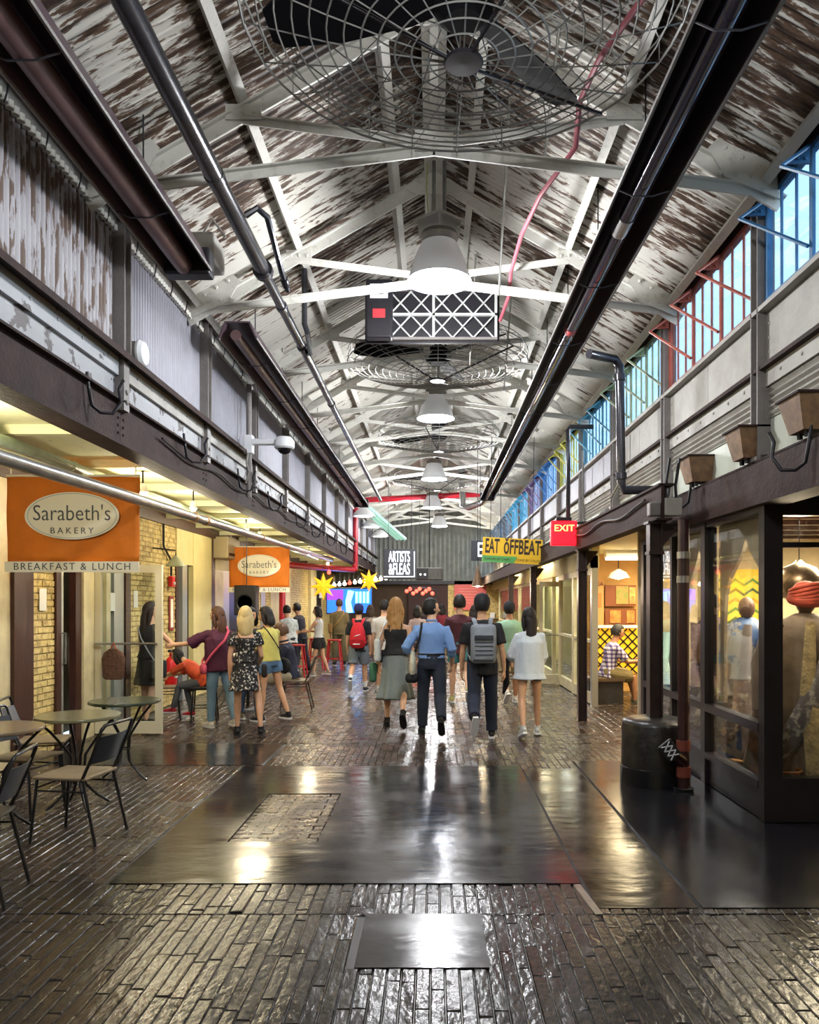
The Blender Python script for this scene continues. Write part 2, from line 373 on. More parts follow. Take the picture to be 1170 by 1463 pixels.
# right side ---------------------------------------------------------
X = HW
MB().box(X - .02, X + .03, Y0, Y1, 4.66, 4.74).build('eave_plate', beam_rust, wr)
edges = [Y0] + [3.6] + [5.85 + 2.35 * k for k in range(12)]
RY = edges[1:]
for i in range(len(edges) - 1):
    y0, y1 = edges[i] + .06, edges[i + 1] - .06
    m = plate_grey if i < 4 else lav
    b = MB().box(X, X + .04, y0, (y0 + y1) / 2 - .003, 3.42, 3.82); rivets(b, (X, y0 + .05, 3.46), (X, y0 + .05, 3.78), 3, (1, 0, 0)); b.build('flat_panel', m, wr)
    b = MB().box(X, X + .04, (y0 + y1) / 2 + .003, y1, 3.42, 3.82); rivets(b, (X, y1 - .05, 3.46), (X, y1 - .05, 3.78), 3, (1, 0, 0)); b.build('flat_panel', m, wr)
    b = MB().box(X - .01, X + .04, y0, y1, 3.265, 3.39); rivets(b, (X - .012, y0 + .1, 3.33), (X - .012, y1 - .1, 3.33), 6, (1, 0, 0)); b.build('riveted_plate', plate_grey, wr)
    # ribbed shutter
    b = MB(); vs = []; n = 24
    for yy in (y0, y1):
        for k in range(n + 1): vs.append((X + .02 + .013 * math.sin(k / n * 5 * 2 * math.pi), yy, 3.03 + .235 * k / n))
    b.add(vs, [(k, k + 1, n + 2 + k, n + 1 + k) for k in range(n)]); b.build('ribbed_shutter', plate_grey, wr, 60)
    MB().box(X + .03, X + .06, y0, y1, 2.62, 3.04).build('white_panel', mat('pale green panel', '#c3c9bb', .5, var=.3, vs=2), wr)
MB().box(X - .06, X + .06, Y0, Y1, 3.39, 3.42).build('ledge', beam_rust, wr)
MB().box(X - .07, X + .06, Y0, Y1, 3.825, 3.86).box(X - .03, X + .06, Y0, Y1, 3.86, 3.885).build('window_sill', plate_grey, wr)
for y in RY:
    b = MB().box(X - .07, X + .06, y - .065, y - .05, 2.74, 4.68).box(X - .07, X + .06, y + .05, y + .065, 2.74, 4.68).box(X - .03, X - .018, y - .05, y + .05, 2.74, 4.68)
    b.box(X - .085, X + .06, y - .08, y + .08, 2.715, 2.745); rivets(b, (X - .035, y, 2.8), (X - .035, y, 2.95), 2, (1, 0, 0), .03); rivets(b, (X - .035, y, 3.5), (X - .035, y, 4.4), 3, (1, 0, 0), .02)
    b.build('post', post_grey, wr)
# beams carrying the right hand wall: the near one flush, the farther one on columns nearer the walkway
MB().box(2.42, 2.45, Y0, 8.3, 2.39, 2.70).box(2.40, 2.62, Y0, 8.3, 2.375, 2.395).box(2.42, 2.62, Y0, 8.3, 2.695, 2.715).build('near_beam', beam_rust, wr)
MB().box(2.02, 2.05, 6.85, Y1, 2.40, 2.70).box(1.98, 2.12, 6.85, Y1, 2.385, 2.402).box(2.0, 2.14, 6.85, Y1, 2.69, 2.71).build('far_beam', beam_rust, wr)
MB().box(2.05, 4.6, 8.3, Y1, 2.56, 2.62).build('soffit', soffit_m, wr)
# far end wall
we = struct('wall_end')
b = MB(); n = 180; vs = []
for i in range(n + 1):
    x = -4.4 + 8.8 * i / n; h = .02 * math.sin(2 * math.pi * i / 4); vs += [(x, 33 + h, 2.6), (x, 33 + h, max(3.05, roofz(x)))]
b.add(vs, [(2*i, 2*i+2, 2*i+3, 2*i+1) for i in range(n)]); b.build('corrugated_panel', mat('grey corrugated gable', '#85877f', .6, var=.4, vs=3), we)
MB().box(-4.4, 4.4, 32.9, 33.2, 2.45, 2.6).build('lintel', dark_metal, we)
MB().box(-4.4, -1.1, 33.2, 33.3, 0, 2.6).build('back_panel', mat('dim shop interior', '#4a3826', .8, var=.4, vs=2), we)
for i, (x0, x1, m) in enumerate(((-1.1, .6, dark_brick), (.6, 4.4, yel_brick))):
    b = MB().box(x0, x1, 33.02, 33.1, 0, 2.45)
    for r in range(30):
        k = x0 + (.12 if r % 2 else 0)
        while k < x1 - .1: b.box(k, min(k + .225, x1), 33.0, 33.03, r * .08 + .01, r * .08 + .072); k += .24
    o = b.build('brickwork', m, we); o['kind'] = 'stuff'
# unseen wall added behind the viewer to keep sky light out
wb = struct('wall_back_closure'); MB().box(-4.6, 5.6, Y0 - .1, Y0, 0, 6.3).build('back_panel', cream, wb)
# ------------------------------------------------------------------ clerestory windows
wcol = ['#2f6c9c', '#a24a36', '#8d9a78', '#3d7f96', '#b9ae3a', '#3a7fc4', '#7a5a88', '#49a9cf', '#49a9cf', '#6f7f8f', '#6f7f8f']
for i in range(len(RY) - 1):
    y0, y1 = RY[i] + .07, RY[i + 1] - .07
    W = struct('window_%d' % (i + 1)); fm = mat('window paint %d' % i, wcol[min(i, 10)], .45, var=.4, vs=6)
    zb, zt = 3.885, 4.66
    MB().box(X - .02, X + .03, y0, y0 + .035, zb, zt).box(X - .02, X + .03, y1 - .035, y1, zb, zt).box(X - .02, X + .03, y0 + .035, y1 - .035, zb, zb + .03).box(X - .02, X + .03, y0 + .035, y1 - .035, zt - .035, zt).build('window_frame', fm, W)
    n = 3; wd = (y1 - y0 - .07) / n
    for k in range(n):
        a = y0 + .035 + k * wd; c = a + wd
        tilt = .10 if (i == 2 and k == 0) else 0
        MB().box(X - .022, X + .0, a, a + .022, zb + .03, zt - .035).box(X - .022, X + .0, c - .022, c, zb + .03, zt - .035).build('sash', fm, W)
        for q in (1, 2):
            yy = a + wd * q / 3; MB().box(X - .016, X + .0, yy - .008, yy + .008, zb + .03, zt - .035).build('muntin', fm, W)
        for q in range(3):
            MB().box(X - .008, X - .003, a + wd * q / 3 + .013, a + wd * (q + 1) / 3 - .013, zb + .03, zt - .035).build('pane', gl_thin, W)
        ap = Vector((X - .26, c - .1, 4.46))
        b = MB().tube([(X - .04, c - wd * 1.0, 3.99), ap, (X - .04, c - .02, 4.64)], .014, 6)
        b.build('stay_arm', fm, W)
        b = MB().prism([(0, 0), (.14, .0), (.03, .11), (0, .11)], .02, basis((X - .04, c - .03, 4.52), (-1, 0, 0), (0, 0, 1), (0, 1, 0)))
        for u in (.05, .12): b.sphere((X - .04 - u * .7, c - .035, 4.55), .012, 6, 4)
        b.build('bracket', fm, W)
# ------------------------------------------------------------------ floor
floor = struct('floor')
floor_m = mat('dark sealed wood block', '#2b2521', .14, var=.9, vs=3.5, col2='#141112', thr=(.35, .65), bump=.30, bs=30, rvar=.16, spec=.5, sx=(1, .5, 1))
floor_m2 = mat('worn sealed wood block', '#3d2f26', .16, var=.9, vs=5, col2='#1c1614', thr=(.35, .65), bump=.35, bs=22, rvar=.2, spec=.55, sx=(1, .5, 1))
plate_m = mat('black sealed steel plate', '#262322', .13, var=.8, vs=1.6, col2='#141317', bump=.22, bs=5, rvar=.12, spec=.6, metal=.05, sx=(.6, 1.5, 1))
black_paint = mat('black painted floor', '#1d1d22', .12, var=.5, vs=1.5, bump=.06, bs=6, rvar=.12, spec=.55)
MB().box(-4.6, 5.6, Y0, 33.2, -.1, -.011).build('floor_bed', mat('black joint filler', '#141213', .35), floor)
def plate(name, poly, m, z=.0, h=.02):
    b = MB().prism(poly, h, Matrix.Translation((0, 0, z - h))); return b.build(name, m, floor)
plates = []
def rectplate(x0, x1, y0, y1, m, z=.004, name='floor_plate'):
    plates.append((x0, x1, y0, y1)); plate(name, [(x0, y0), (x1, y0), (x1, y1), (x0, y1)], m, z)
patch = (-1.42, -.80, 5.28, 6.62)
# the large plate with a brick patch let into it: four sheets round the hole
rectplate(-1.90, patch[0], 4.50, 7.74, plate_m); rectplate(patch[1], .86, 4.50, 7.74, plate_m, .005)
rectplate(patch[0], patch[1], 4.50, patch[2], plate_m, .004); rectplate(patch[0], patch[1], patch[3], 7.74, plate_m, .004)
rectplate(.88, 1.42, 4.14, 7.62, plate_m, .003)
rectplate(-.36, .25, 3.46, 4.06, plate_m, .004)
rectplate(1.45, 4.4, 4.14, 5.72, black_paint, .004)
rectplate(1.45, 2.46, 5.72, 8.0, black_paint, .0035)
rectplate(-4.2, -1.75, 7.8, 9.0, plate_m, .003)
plates.append((2.44, 5.6, 5.7, 9.4))
def inside(x0, x1, y0, y1):
    return any(x0 < b and x1 > a and y0 < d and y1 > c for a, b, c, d in plates)
blocks = []
def rows(x0, x1, y0, y1, w_, lmin, lmax):
    x = x0
    while x < x1 - .02:
        y = y0 - rnd.random() * lmax * .8
        while y < y1:
            l = rnd.uniform(lmin, lmax); a, c = max(y, y0), min(y + l, y1)
            if c - a > .04:
                # trim against plates
                segs = [(a, c)]
                for px0, px1, py0, py1 in plates:
                    if x < px1 - .01 and x + w_ > px0 + .01:
                        nx = []
                        for s0, s1 in segs:
                            if s1 <= py0 or s0 >= py1: nx.append((s0, s1))
                            else:
                                if s0 < py0: nx.append((s0, py0))
                                if s1 > py1: nx.append((py1, s1))
                        segs = nx
                for s0, s1 in segs:
                    if s1 - s0 > .03: blocks.append((x + .0018, x + w_ - .0018, s0 + .002, s1 - .002))
            y += l
        x += w_
rows(-4.24, 4.4, 2.7, 4.06, .064, .25, .8)
rows(-4.24, 4.4, 4.064, 9.0, .070, .2, .5)
rows(-4.24, 4.6, 9.0, 16.0, .105, .2, .32)
rows(-4.24, 4.6, 16.0, 33.0, .16, .4, .6)
for r in range(14):                                   # the let-in patch: short courses across
    y = patch[2] + (patch[3] - patch[2]) * r / 14; x = patch[0] + (0 if r % 2 else -.09)
    while x < patch[1]:
        a, c = max(x, patch[0]), min(x + .18, patch[1])
        if c - a > .03: blocks.append((a + .004, c - .004, y + .005, y + .091))
        x += .18
def block(b, q, j):
    x0, x1, y0, y1 = q; z = (rnd.random() - .5) * .003; tx = (rnd.random() - .5) * .0024; ty = (rnd.random() - .5) * .002; e = min(.005, (x1 - x0) * .2, (y1 - y0) * .2)
    vs = [(x0, y0, -.02), (x1, y0, -.02), (x1, y1, -.02), (x0, y1, -.02), (x0, y0, z - .006), (x1, y0, z - .006), (x1, y1, z - .006), (x0, y1, z - .006),
          (x0 + e, y0 + e, z - tx - ty), (x1 - e, y0 + e, z + tx - ty), (x1 - e, y1 - e, z + tx + ty), (x0 + e, y1 - e, z - tx + ty)]
    b.add(vs, [(0,1,5,4),(1,2,6,5),(2,3,7,6),(3,0,4,7),(4,5,9,8),(5,6,10,9),(6,7,11,10),(7,4,8,11),(8,9,10,11)])
def shown(q):
    x, y = (q[0] + q[1]) / 2, (q[2] + q[3]) / 2
    if y < 2.95 or abs(x - .0) > .58 * y: return 0
    return (q[1] - q[0]) * (q[3] - q[2]) / y ** 3
blocks.sort(key=shown, reverse=True)
for q in blocks[:300]:
    b = MB(); block(b, q, 0); b.build('floor_block', floor_m if q[2] < 4.5 else floor_m2, floor)
b1, b2 = MB(), MB()
for q in blocks[300:]: block(b1 if q[2] < 4.5 else b2, q, 0)
o = b1.build('worn_blocks', floor_m, floor); o['kind'] = 'stuff'; o = b2.build('worn_blocks', floor_m2, floor); o['kind'] = 'stuff'
# raised steel edge strip beside the small plate
MB().bar((.87, 4.05, .006), (.83, 4.48, .006), [(-.02, 0), (.02, 0), (.02, -.02), (-.02, -.02)]).build('edge_strip', steel, floor)
# ------------------------------------------------------------------ left shopfront wall (structure wall_shopfront)
ws = struct('wall_shopfront'); XL = -4.26
MB().box(-4.75, -4.7, Y0, 34, 0, 3.06).build('back_wall', mat('dim interior', '#8a7148', .8, var=.4, vs=2), ws)
def ly(px): return 4686.0 / (620 - px)
brick_n = [0]
def brick_wall(y0, y1, z0, z1, x, m, singles, bl=.2, bh=.062, j=.011):
    MB().box(x - .1, x - .008, y0, y1, z0, z1).build('mortar_bed', mortar, ws)
    stuff = MB(); r = 0; z = z0
    while z + bh < z1 + .02:
        y = y0 - (bl / 2 if r % 2 else 0)
        while y < y1 - .02:
            a, c = max(y, y0), min(y + bl - j, y1)
            if c - a > .025:
                p = rnd.uniform(-.003, .006)
                if singles and brick_n[0] < 300:
                    brick_n[0] += 1; MB().box(x - .012, x + p, a, c, z + j / 2, min(z + bh, z1)).build('brick', m, ws)
                else: stuff.box(x - .012, x + p, a, c, z + j / 2, min(z + bh, z1))
            y += bl
        z += bh + j; r += 1
    if stuff.v: o = stuff.build('brickwork', m, ws); o['kind'] = 'stuff'
# the wall between openings
brick_wall(ly(40), ly(77), .0, 2.9, XL, yel_brick, True)
brick_wall(ly(185), ly(251), 0, 2.9, XL, yel_brick, True)
brick_wall(ly(345), ly(386), 0, 2.9, XL, yel_brick, False)
brick_wall(ly(414), ly(440), 0, 2.9, XL, yel_brick, False)
brick_wall(ly(455), ly(490), 0, 2.9, XL, yel_brick, False)
brick_wall(ly(88), ly(116), 0, 2.4, XL - .28, red_brick, False)
brick_wall(ly(251), ly(274), 0, 2.3, XL - .25, yel_brick, False)
def seg(name, p0, p1, z0, z1, m, x0=-4.32, x1=XL + .02): MB().box(x0, x1, ly(p0), ly(p1), z0, z1).build(name, m, ws)
seg('panel', -60, 12, 0, 2.9, cream_wood); seg('post', 12, 40, 0, 2.9, brown_wood, x1=XL + .06)
seg('post', 77, 84, 0, 2.9, brown_wood, x1=XL + .03)
seg('post', 106, 114, 0, 2.25, brown_wood); seg('door_frame', 115, 130, 0, 2.4, cream_wood, x1=XL + .04)
seg('lintel', 84, 185, 2.25, 2.9, cream); seg('door_frame', 150, 156, 0, 2.25, cream_wood); seg('door_frame', 163, 177, 0, 2.25, alu, x1=XL - .0)
seg('panel', 130, 150, 0, 2.25, mat('olive panel', '#8f8150', .7, var=.3, vs=4), x1=XL - .03); seg('post', 178, 185, 0, 2.9, brown_wood, x1=XL + .02)
seg('lintel', 251, 274, 2.3, 2.9, cream); seg('post', 250, 253, 0, 2.3, brown_wood); seg('window_frame', 259, 266, 0, 2.3, alu)
seg('pier', 274, 300, 0, 2.9, cream, x1=XL + .03); seg('post', 300, 306, 0, 2.9, brown_wood); seg('door_frame', 306, 318, 0, 2.3, cream_wood)
seg('window_frame', 318, 326, 0, 2.3, alu); seg('panel', 318, 345, 0, 2.3, black_frame, x1=XL - .03); seg('lintel', 304, 345, 2.3, 2.9, cream)
seg('window_frame', 372, 378, 0, 2.4, alu, x1=XL + .02); seg('pier', 386, 414, 0, 2.9, cream); seg('pier', 440, 448, 0, 2.9, cream_wood, x1=XL + .1); seg('post', 448, 455, 0, 2.9, black_frame, x1=XL + .1)
MB().box(XL - .1, XL + .06, ly(-60), ly(490), 2.88, 3.05).build('top_beam', brown_wood, ws)
MB().box(-4.32, XL, ly(490), 34, 0, 3.05).build('far_panel', mat('warm far shopfront', '#b98f4c', .6, var=.6, vs=2, col2='#5d3a1c'), ws)
# shopfront doors: open leaf facing the viewer, second leaf edge-on
D = struct('door_1'); y = 9.6; xa, xb = -4.22, -3.385
MB().box(xa, xa + .08, y - .022, y + .022, .02, 2.12).box(xb - .085, xb, y - .022, y + .022, .02, 2.12).box(xa + .08, xb - .085, y - .022, y + .022, 2.02, 2.12).box(xa + .08, xb - .085, y - .022, y + .022, .02, .17).build('door_frame', mat('pale door frame', '#cdc8b0', .4), D)
MB().box(xa + .08, xb - .085, y - .004, y + .004, .17, 2.02).build('pane', gl_thin, D)
MB().tube([(xa + .02, y - .06, 1.14), (xb - .06, y - .06, 1.14)], .014, 8).tube([(xa + .04, y, 1.14), (xa + .04, y - .06, 1.14)], .012, 6).tube([(xb - .06, y, 1.14), (xb - .06, y - .06, 1.14)], .012, 6).build('push_bar', steel, D)
D = struct('door_2'); y = 8.78
MB().box(-4.30, -4.24, y - .02, y + .03, .02, 2.15).build('door_frame', alu, D); MB().tube([(-4.24, y, .95), (-4.20, y, .95), (-4.20, y, 1.3), (-4.24, y, 1.3)], .012, 6).build('door_handle', steel, D)
# ------------------------------------------------------------------ right shops
wsr = struct('wall_shop')
XA, YA, YB = 2.47, 5.76, 9.3
bf = black_frame
# side with two big windows facing the walkway
def bxs(name, x0, x1, y0, y1, z0, z1, m, par): return MB().box(x0, x1, y0, y1, z0, z1).build(name, m, par)
bxs('corner_post', XA, XA + .14, YA, YA + .10, 0, 2.39, bf, wsr)
bxs('mullion', XA - .01, XA + .1, 7.0, 7.11, 0, 2.39, bf, wsr); bxs('mullion', XA, XA + .1, 9.08, 9.2, 0, 2.39, bf, wsr); bxs('mullion', XA, XA + .1, 8.0, 8.06, 0, 2.39, bf, wsr)
for y0, y1 in ((YA + .1, 7.0), (7.11, 9.08)):
    bxs('base_panel', XA + .02, XA + .1, y0, y1, .0, .235, bf, wsr); bxs('bottom_rail', XA - .01, XA + .1, y0, y1, .235, .29, bf, wsr)
    bxs('middle_rail', XA - .01, XA + .08, y0, y1, .66, .73, bf, wsr); bxs('top_rail', XA, XA + .1, y0, y1, 2.33, 2.39, bf, wsr)
    bxs('pane', XA + .03, XA + .036, y0, y1, .29, .66, gl_shop, wsr); bxs('pane', XA + .03, XA + .036, y0, y1, .73, 2.33, gl_shop, wsr)
# front facing the viewer
bxs('base_panel', XA + .14, 5.5, YA + .01, YA + .09, 0, .29, bf, wsr); bxs('bottom_rail', XA + .14, 5.5, YA, YA + .09, .29, .33, bf, wsr)
bxs('top_rail', XA + .14, 5.5, YA + .01, YA + .1, 2.30, 2.39, bf, wsr); bxs('pane', XA + .14, 5.5, YA + .04, YA + .046, .33, 2.30, gl_shop, wsr)
bxs('transom', XA + .14, 5.5, YA + .02, YA + .08, 2.06, 2.10, bf, wsr)
bxs('fascia', 2.45, 5.6, YA - .02, YA + .05, 2.39, 2.75, bf, wsr)
bxs('far_panel', XA + .1, 5.6, YB, YB + .08, 0, 2.6, shop_wall, wsr); bxs('side_panel', 5.5, 5.6, Y0, 33, 0, 3.0, shop_wall, wsr)
bxs('shop_ceiling', XA + .1, 5.6, YA + .1, YB, 2.45, 2.52, ceil_dark, wsr); bxs('shop_floor', XA + .1, 5.5, YA + .1, YB, 0, .06, mat('shop floor', '#7a5a3a', .4, var=.4), wsr)
bxs('upper_block', 2.6, 5.6, Y0, 33, 2.75, 2.85, ceil_dark, wsr)
for k in range(6): bxs('ceiling_beam', XA + .2, 5.4, 6.2 + k * .52, 6.28 + k * .52, 2.38, 2.45, brown_wood, wsr)
# pointed arch panels behind the side windows
def arch(y0, y1, par):
    cy = (y0 + y1) / 2; hw = (y1 - y0) / 2 - .10; o = [(0, 2.19), (.07, 2.08), (.2, 1.97), (.34, 1.86), (.43, 1.72), (.46, 1.5), (.46, 1.2)]
    k = hw / .46; rt = [(cy + a * k, z) for a, z in o]; lt = [(cy - a * k, z) for a, z in o]
    b = MB(); x = XA + .13
    def strip(pts, edge):
        vs = []; n = len(pts)
        for yy, z in pts: vs += [(x, yy, z), (x, edge, z), (x + .03, yy, z), (x + .03, edge, z)]
        fs = []
        for i in range(n - 1):
            p, q = i * 4, i * 4 + 4
            fs += [(p, p+1, q+1, q), (p+2, q+2, q+3, p+3), (p, q, q+2, p+2), (p+1, p+3, q+3, q+1)]
        b.add(vs, fs)
    top = [(cy, 2.38)]
    strip([(cy, 2.38), (cy, 2.19)] + rt[1:] + [(cy + hw, .75)], y1); strip([(cy, 2.38), (cy, 2.19)] + lt[1:] + [(cy - hw, .75)], y0)
    b.build('arch_panel', mat('arch panel', '#cfc3ab', .6, var=.2, vs=3), par)
arch(YA + .1, 7.0, wsr); arch(7.11, 8.0, wsr); arch(8.06, 9.08, wsr)
# recessed food shop farther on
wfs = struct('wall_food_shop')
bxs('back_panel', 2.6, 5.5, 14.4, 14.5, 0, 3.0, mat('food shop wall', '#d6a45c', .6, var=.4, vs=2), wfs)
bxs('side_panel', 2.5, 5.5, 9.42, 9.46, 0, 2.6, shop_wall, wfs)
bxs('corner_frame', 2.50, 2.60, 12.2, 12.32, 0, 2.4, alu, wfs)
for y0, y1 in ((12.32, 14.0), (14.0, 15.6), (16.4, 18.2), (18.2, 20.0), (20.0, 23), (23, 26), (26, 30)):
    fm = cream_wood
    bxs('door_frame', 2.52, 2.6, y0, y0 + .09, 0, 2.2, fm, wfs); bxs('door_frame', 2.52, 2.6, y1 - .09, y1, 0, 2.2, fm, wfs)
    bxs('top_rail', 2.52, 2.6, y0 + .09, y1 - .09, 2.1, 2.2, fm, wfs); bxs('bottom_rail', 2.52, 2.6, y0 + .09, y1 - .09, 0.02, .2, fm, wfs); bxs('middle_rail', 2.53, 2.59, y0 + .09, y1 - .09, 1.0, 1.05, fm, wfs)
    bxs('pane', 2.555, 2.56, y0 + .09, y1 - .09, .2, 2.1, gl_thin, wfs)
bxs('lintel', 2.5, 2.62, 12.2, 33, 2.2, 2.6, cream, wfs)
bxs('back_panel', 3.6, 3.7, 14.5, 33, 0, 3, cream, wfs)
D = struct('door_3'); y = 15.62; xa, xb = 2.14, 2.60
MB().box(xa, xa + .07, y, y + .05, .02, 2.08).box(xb - .07, xb, y, y + .05, .02, 2.08).box(xa + .07, xb - .07, y, y + .05, 1.98, 2.08).box(xa + .07, xb - .07, y, y + .05, .02, .2).build('door_frame', cream_wood, D)
MB().box(xa + .07, xb - .07, y + .02, y + .028, .2, 1.98).build('pane', gl_thin, D)
MB().tube([(xa + .05, y - .05, 1.0), (xb - .05, y - .05, 1.0)], .014, 6).build('push_bar', steel, D)
# ------------------------------------------------------------------ things under the roof
def pendant(y, x, zr, i, k=1.):
    t = thing('pendant_lamp', 'white bell pendant lamp hanging under the ridge, %s of the row' % nth(i), 'lamp', (x, y, zr), 0, 'white pendant lamps')
    MB().lathe([(.12*k, .38*k), (.17*k, .36*k), (.235*k, .22*k), (.28*k, .07*k), (.305*k, 0), (.30*k, 0), (.275*k, .07*k), (.23*k, .22*k), (.16*k, .35*k), (.0, .36*k)], 32).build('shade', lamp_white, t, 40)
    MB().lathe([(0, -.03), (.12*k, -.028), (.22*k, -.01), (.275*k, .035), (.27*k, .05), (0, .05)], 32).build('diffuser', mat('lamp glow', '#ffffff', emit=14, ecol='#f4f8ff'), t, 60)
    MB().lathe([(.0, .36*k), (.165*k, .37*k), (.185*k, .42*k), (.17*k, .46*k), (.10*k, .48*k), (0, .48*k)], 20).build('housing', mat('lamp housing', '#77736c', .4, metal=.5), t, 40)
    MB().prism([(-.2, -.035), (0, .05), (.2, -.035), (.2, -.015), (0, .075), (-.2, -.015)], .34, basis((0, .17, .54*k), (1, 0, 0), (0, 0, 1), (0, -1, 0))).build('mounting_plate', plate_grey, t)
    zt = RZ - .35 - zr
    MB().tube([(-.05, 0, .58*k), (-.05, 0, zt)], .018, 8).tube([(.05, .0, .58*k), (.05, 0, zt)], .018, 8).build('hanging_rod', steel, t)
    MB().tube([(-.1, .02, .6*k), (-.12, .02, .9*k), (-.11, .02, zt)], .006, 5).build('cord', mat('yellow cord', '#b9b86a', .5), t)
    lamp('pendant_light', 'POINT', (0, 0, -.24), 118, (.97, .98, 1), .14, t)
for i, (y, x, z, k) in enumerate(((1.9, .05, 4.7, 1), (7.33, .05, 4.70, 1), (12.6, .03, 4.66, 1), (18.2, .0, 4.57, 1), (23.5, -.05, 4.55, 1), (28.6, .2, 4.5, 1))): pendant(y, x, z, i, k)  # first lamp is unseen, added overhead to brighten the near roof
def fan(y, x, zh, i, rot):
    t = thing('ceiling_fan', 'large black ceiling fan in a round wire cage, %s of the row' % nth(i), 'fan', (x, y, zh), 0, 'caged ceiling fans'); Rf = 1.2
    b = MB(); nr = 12
    dz = lambda r: .22 * (r / Rf) ** 1.4
    for k in range(1, nr + 1):
        r = .1 + (Rf - .1) * k / nr; b.tube([(r * math.cos(a), r * math.sin(a), dz(r)) for a in [2 * math.pi * j / 44 for j in range(44)]], .0055 if k < nr else .009, 4, closed=True)
    for z, r in ((.36, Rf), (.44, Rf * .96), (.48, Rf * .8), (.5, Rf * .6), (.51, Rf * .35)):
        b.tube([(r * math.cos(a), r * math.sin(a), z) for a in [2 * math.pi * j / 44 for j in range(44)]], .006, 4, closed=True)
    for k in range(24):
        a = 2 * math.pi * k / 24; c, s_ = math.cos(a), math.sin(a)
        b.tube([(r * c, r * s_, dz(r)) for r in (.1, .4, .75, Rf)] + [(Rf * c, Rf * s_, .36), (Rf * .96 * c, Rf * .96 * s_, .44), (Rf * .6 * c, Rf * .6 * s_, .50), (.3 * c, .3 * s_, .51)], .0045, 4)
    b.build('wire_cage', mat('cage wire', '#8c8c88', .4, metal=.5), t, 60)
    MB().lathe([(0, -.012), (.1, -.01), (.11, .0), (.1, .015), (0, .02)], 20).build('hub_plate', dark_metal, t, 40)
    MB().lathe([(0, .22), (.10, .22), (.16, .27), (.17, .40), (.12, .47), (.04, .52), (.04, 1.2)], 20).build('motor', fan_black, t, 40)
    for k in range(3):
        a = rot + k * 2 * math.pi / 3; Mx = Matrix.Rotation(a, 4, 'Z')
        vs = []
        for r, wd in ((.14, .05), (.3, .09), (.7, .13), (1.05, .12), (1.12, .08)):
            for sgn in (-1, 1):
                for tz in (0, .012): vs.append(Mx @ Vector((r, sgn * wd, .33 + sgn * wd * .35 + tz)))
        fs = []
        for j in range(4):
            p = j * 4; q = p + 4; fs += [(p, q, q+2, p+2), (p+1, p+3, q+3, q+1), (p, p+1, q+1, q), (p+2, q+2, q+3, p+3)]
        fs += [(0, 2, 3, 1), (16, 17, 19, 18)]
        MB().add(vs, fs).build('blade', fan_black, t)
    for a in (rot + .6, rot + 2.2, rot + 4.): MB().tube([(.1 * math.cos(a), .1 * math.sin(a), 0), (Rf * math.cos(a), Rf * math.sin(a), .21)], .011, 6).build('cage_strut', dark_metal, t)
    return t
for i, (y, x, z, r) in enumerate(((4.2, .16, 4.59, 2.98), (10.3, .05, 4.62, 3.4), (15.3, .1, 4.66, .5), (20.6, .1, 4.66, 1.2))): fan(y, x, z, i, r)
# radiant heaters: inverted trough with a tube inside
def heater(x, z, y0, y1, label, tint, tubem, tw=.055):
    t = thing('radiant_heater', label, 'heater', (x, y0, z)); L_ = y1 - y0
    prof = [(-.20, -.09), (-.185, -.09), (-.12, .07), (.12, .07), (.185, -.09), (.20, -.09), (.13, .085), (-.13, .085)]
    MB().bar((0, 0, 0), (0, L_, 0), prof).build('reflector', tint, t)
    for s in (-1, 1): MB().tube([(s * .195, 0, -.085), (s * .195, L_, -.085)], .013, 6).build('edge_lip', post_grey, t)
    MB().tube([(-.02, .02, -.05), (-.02, L_ - .02, -.05)], tw, 14).build('heater_tube', tubem, t, 50)
    yy = .8
    while yy < L_:
        MB().tube([(-.19, yy, -.085), (-.09, yy, -.13), (.05, yy, -.13), (.19, yy, -.085)], .006, 5).build('wire_hanger', dark_metal, t)
        MB().tube([(0, yy, .08), (0, yy, 1.0)], .006, 5).build('hanger_rod', dark_metal, t)
        yy += 1.55 if yy < 8 else 3
    MB().bbox((0, L_ + .05, -.01), (.38, .16, .22), .02).build('end_box', dark_metal, t)
    return t
purple = mat('sooty brown heater hood', '#5d4b54', .35, metal=.2, var=.5, vs=3, col2='#443640')
heater(-2.02, 4.45, 3.0, 6.3, 'dark brown radiant heater trough under the eave, short one close to the viewer', purple, mat('brown heater tube', '#75595a', .4, metal=.2, var=.4, vs=3), .075)
heater(-2.02, 4.45, 7.9, 21.5, 'dark brown radiant heater trough along the eave, starting behind the dome camera', purple, mat('brown heater tube', '#75595a', .4))
h = heater(1.47, 4.60, 3.0, 21.3, 'long black radiant heater trough with glossy tube on the window side of the roof', mat('black heater hood', '#3b343c', .3, metal=.2), mat('gloss black heater tube', '#2c2a3a', .14, metal=.3, spec=.8), .06)
MB().tube([(-.02, 2.78, -.05), (-.02, 3.02, -.05)], .066, 14).build('tube_coupling', steel, h, 50)
MB().tube([(-.02, 5.1, -.05), (-.02, 5.22, -.05)], .063, 14).build('warning_label', mat('red label', '#c0353c', .4), h, 50)
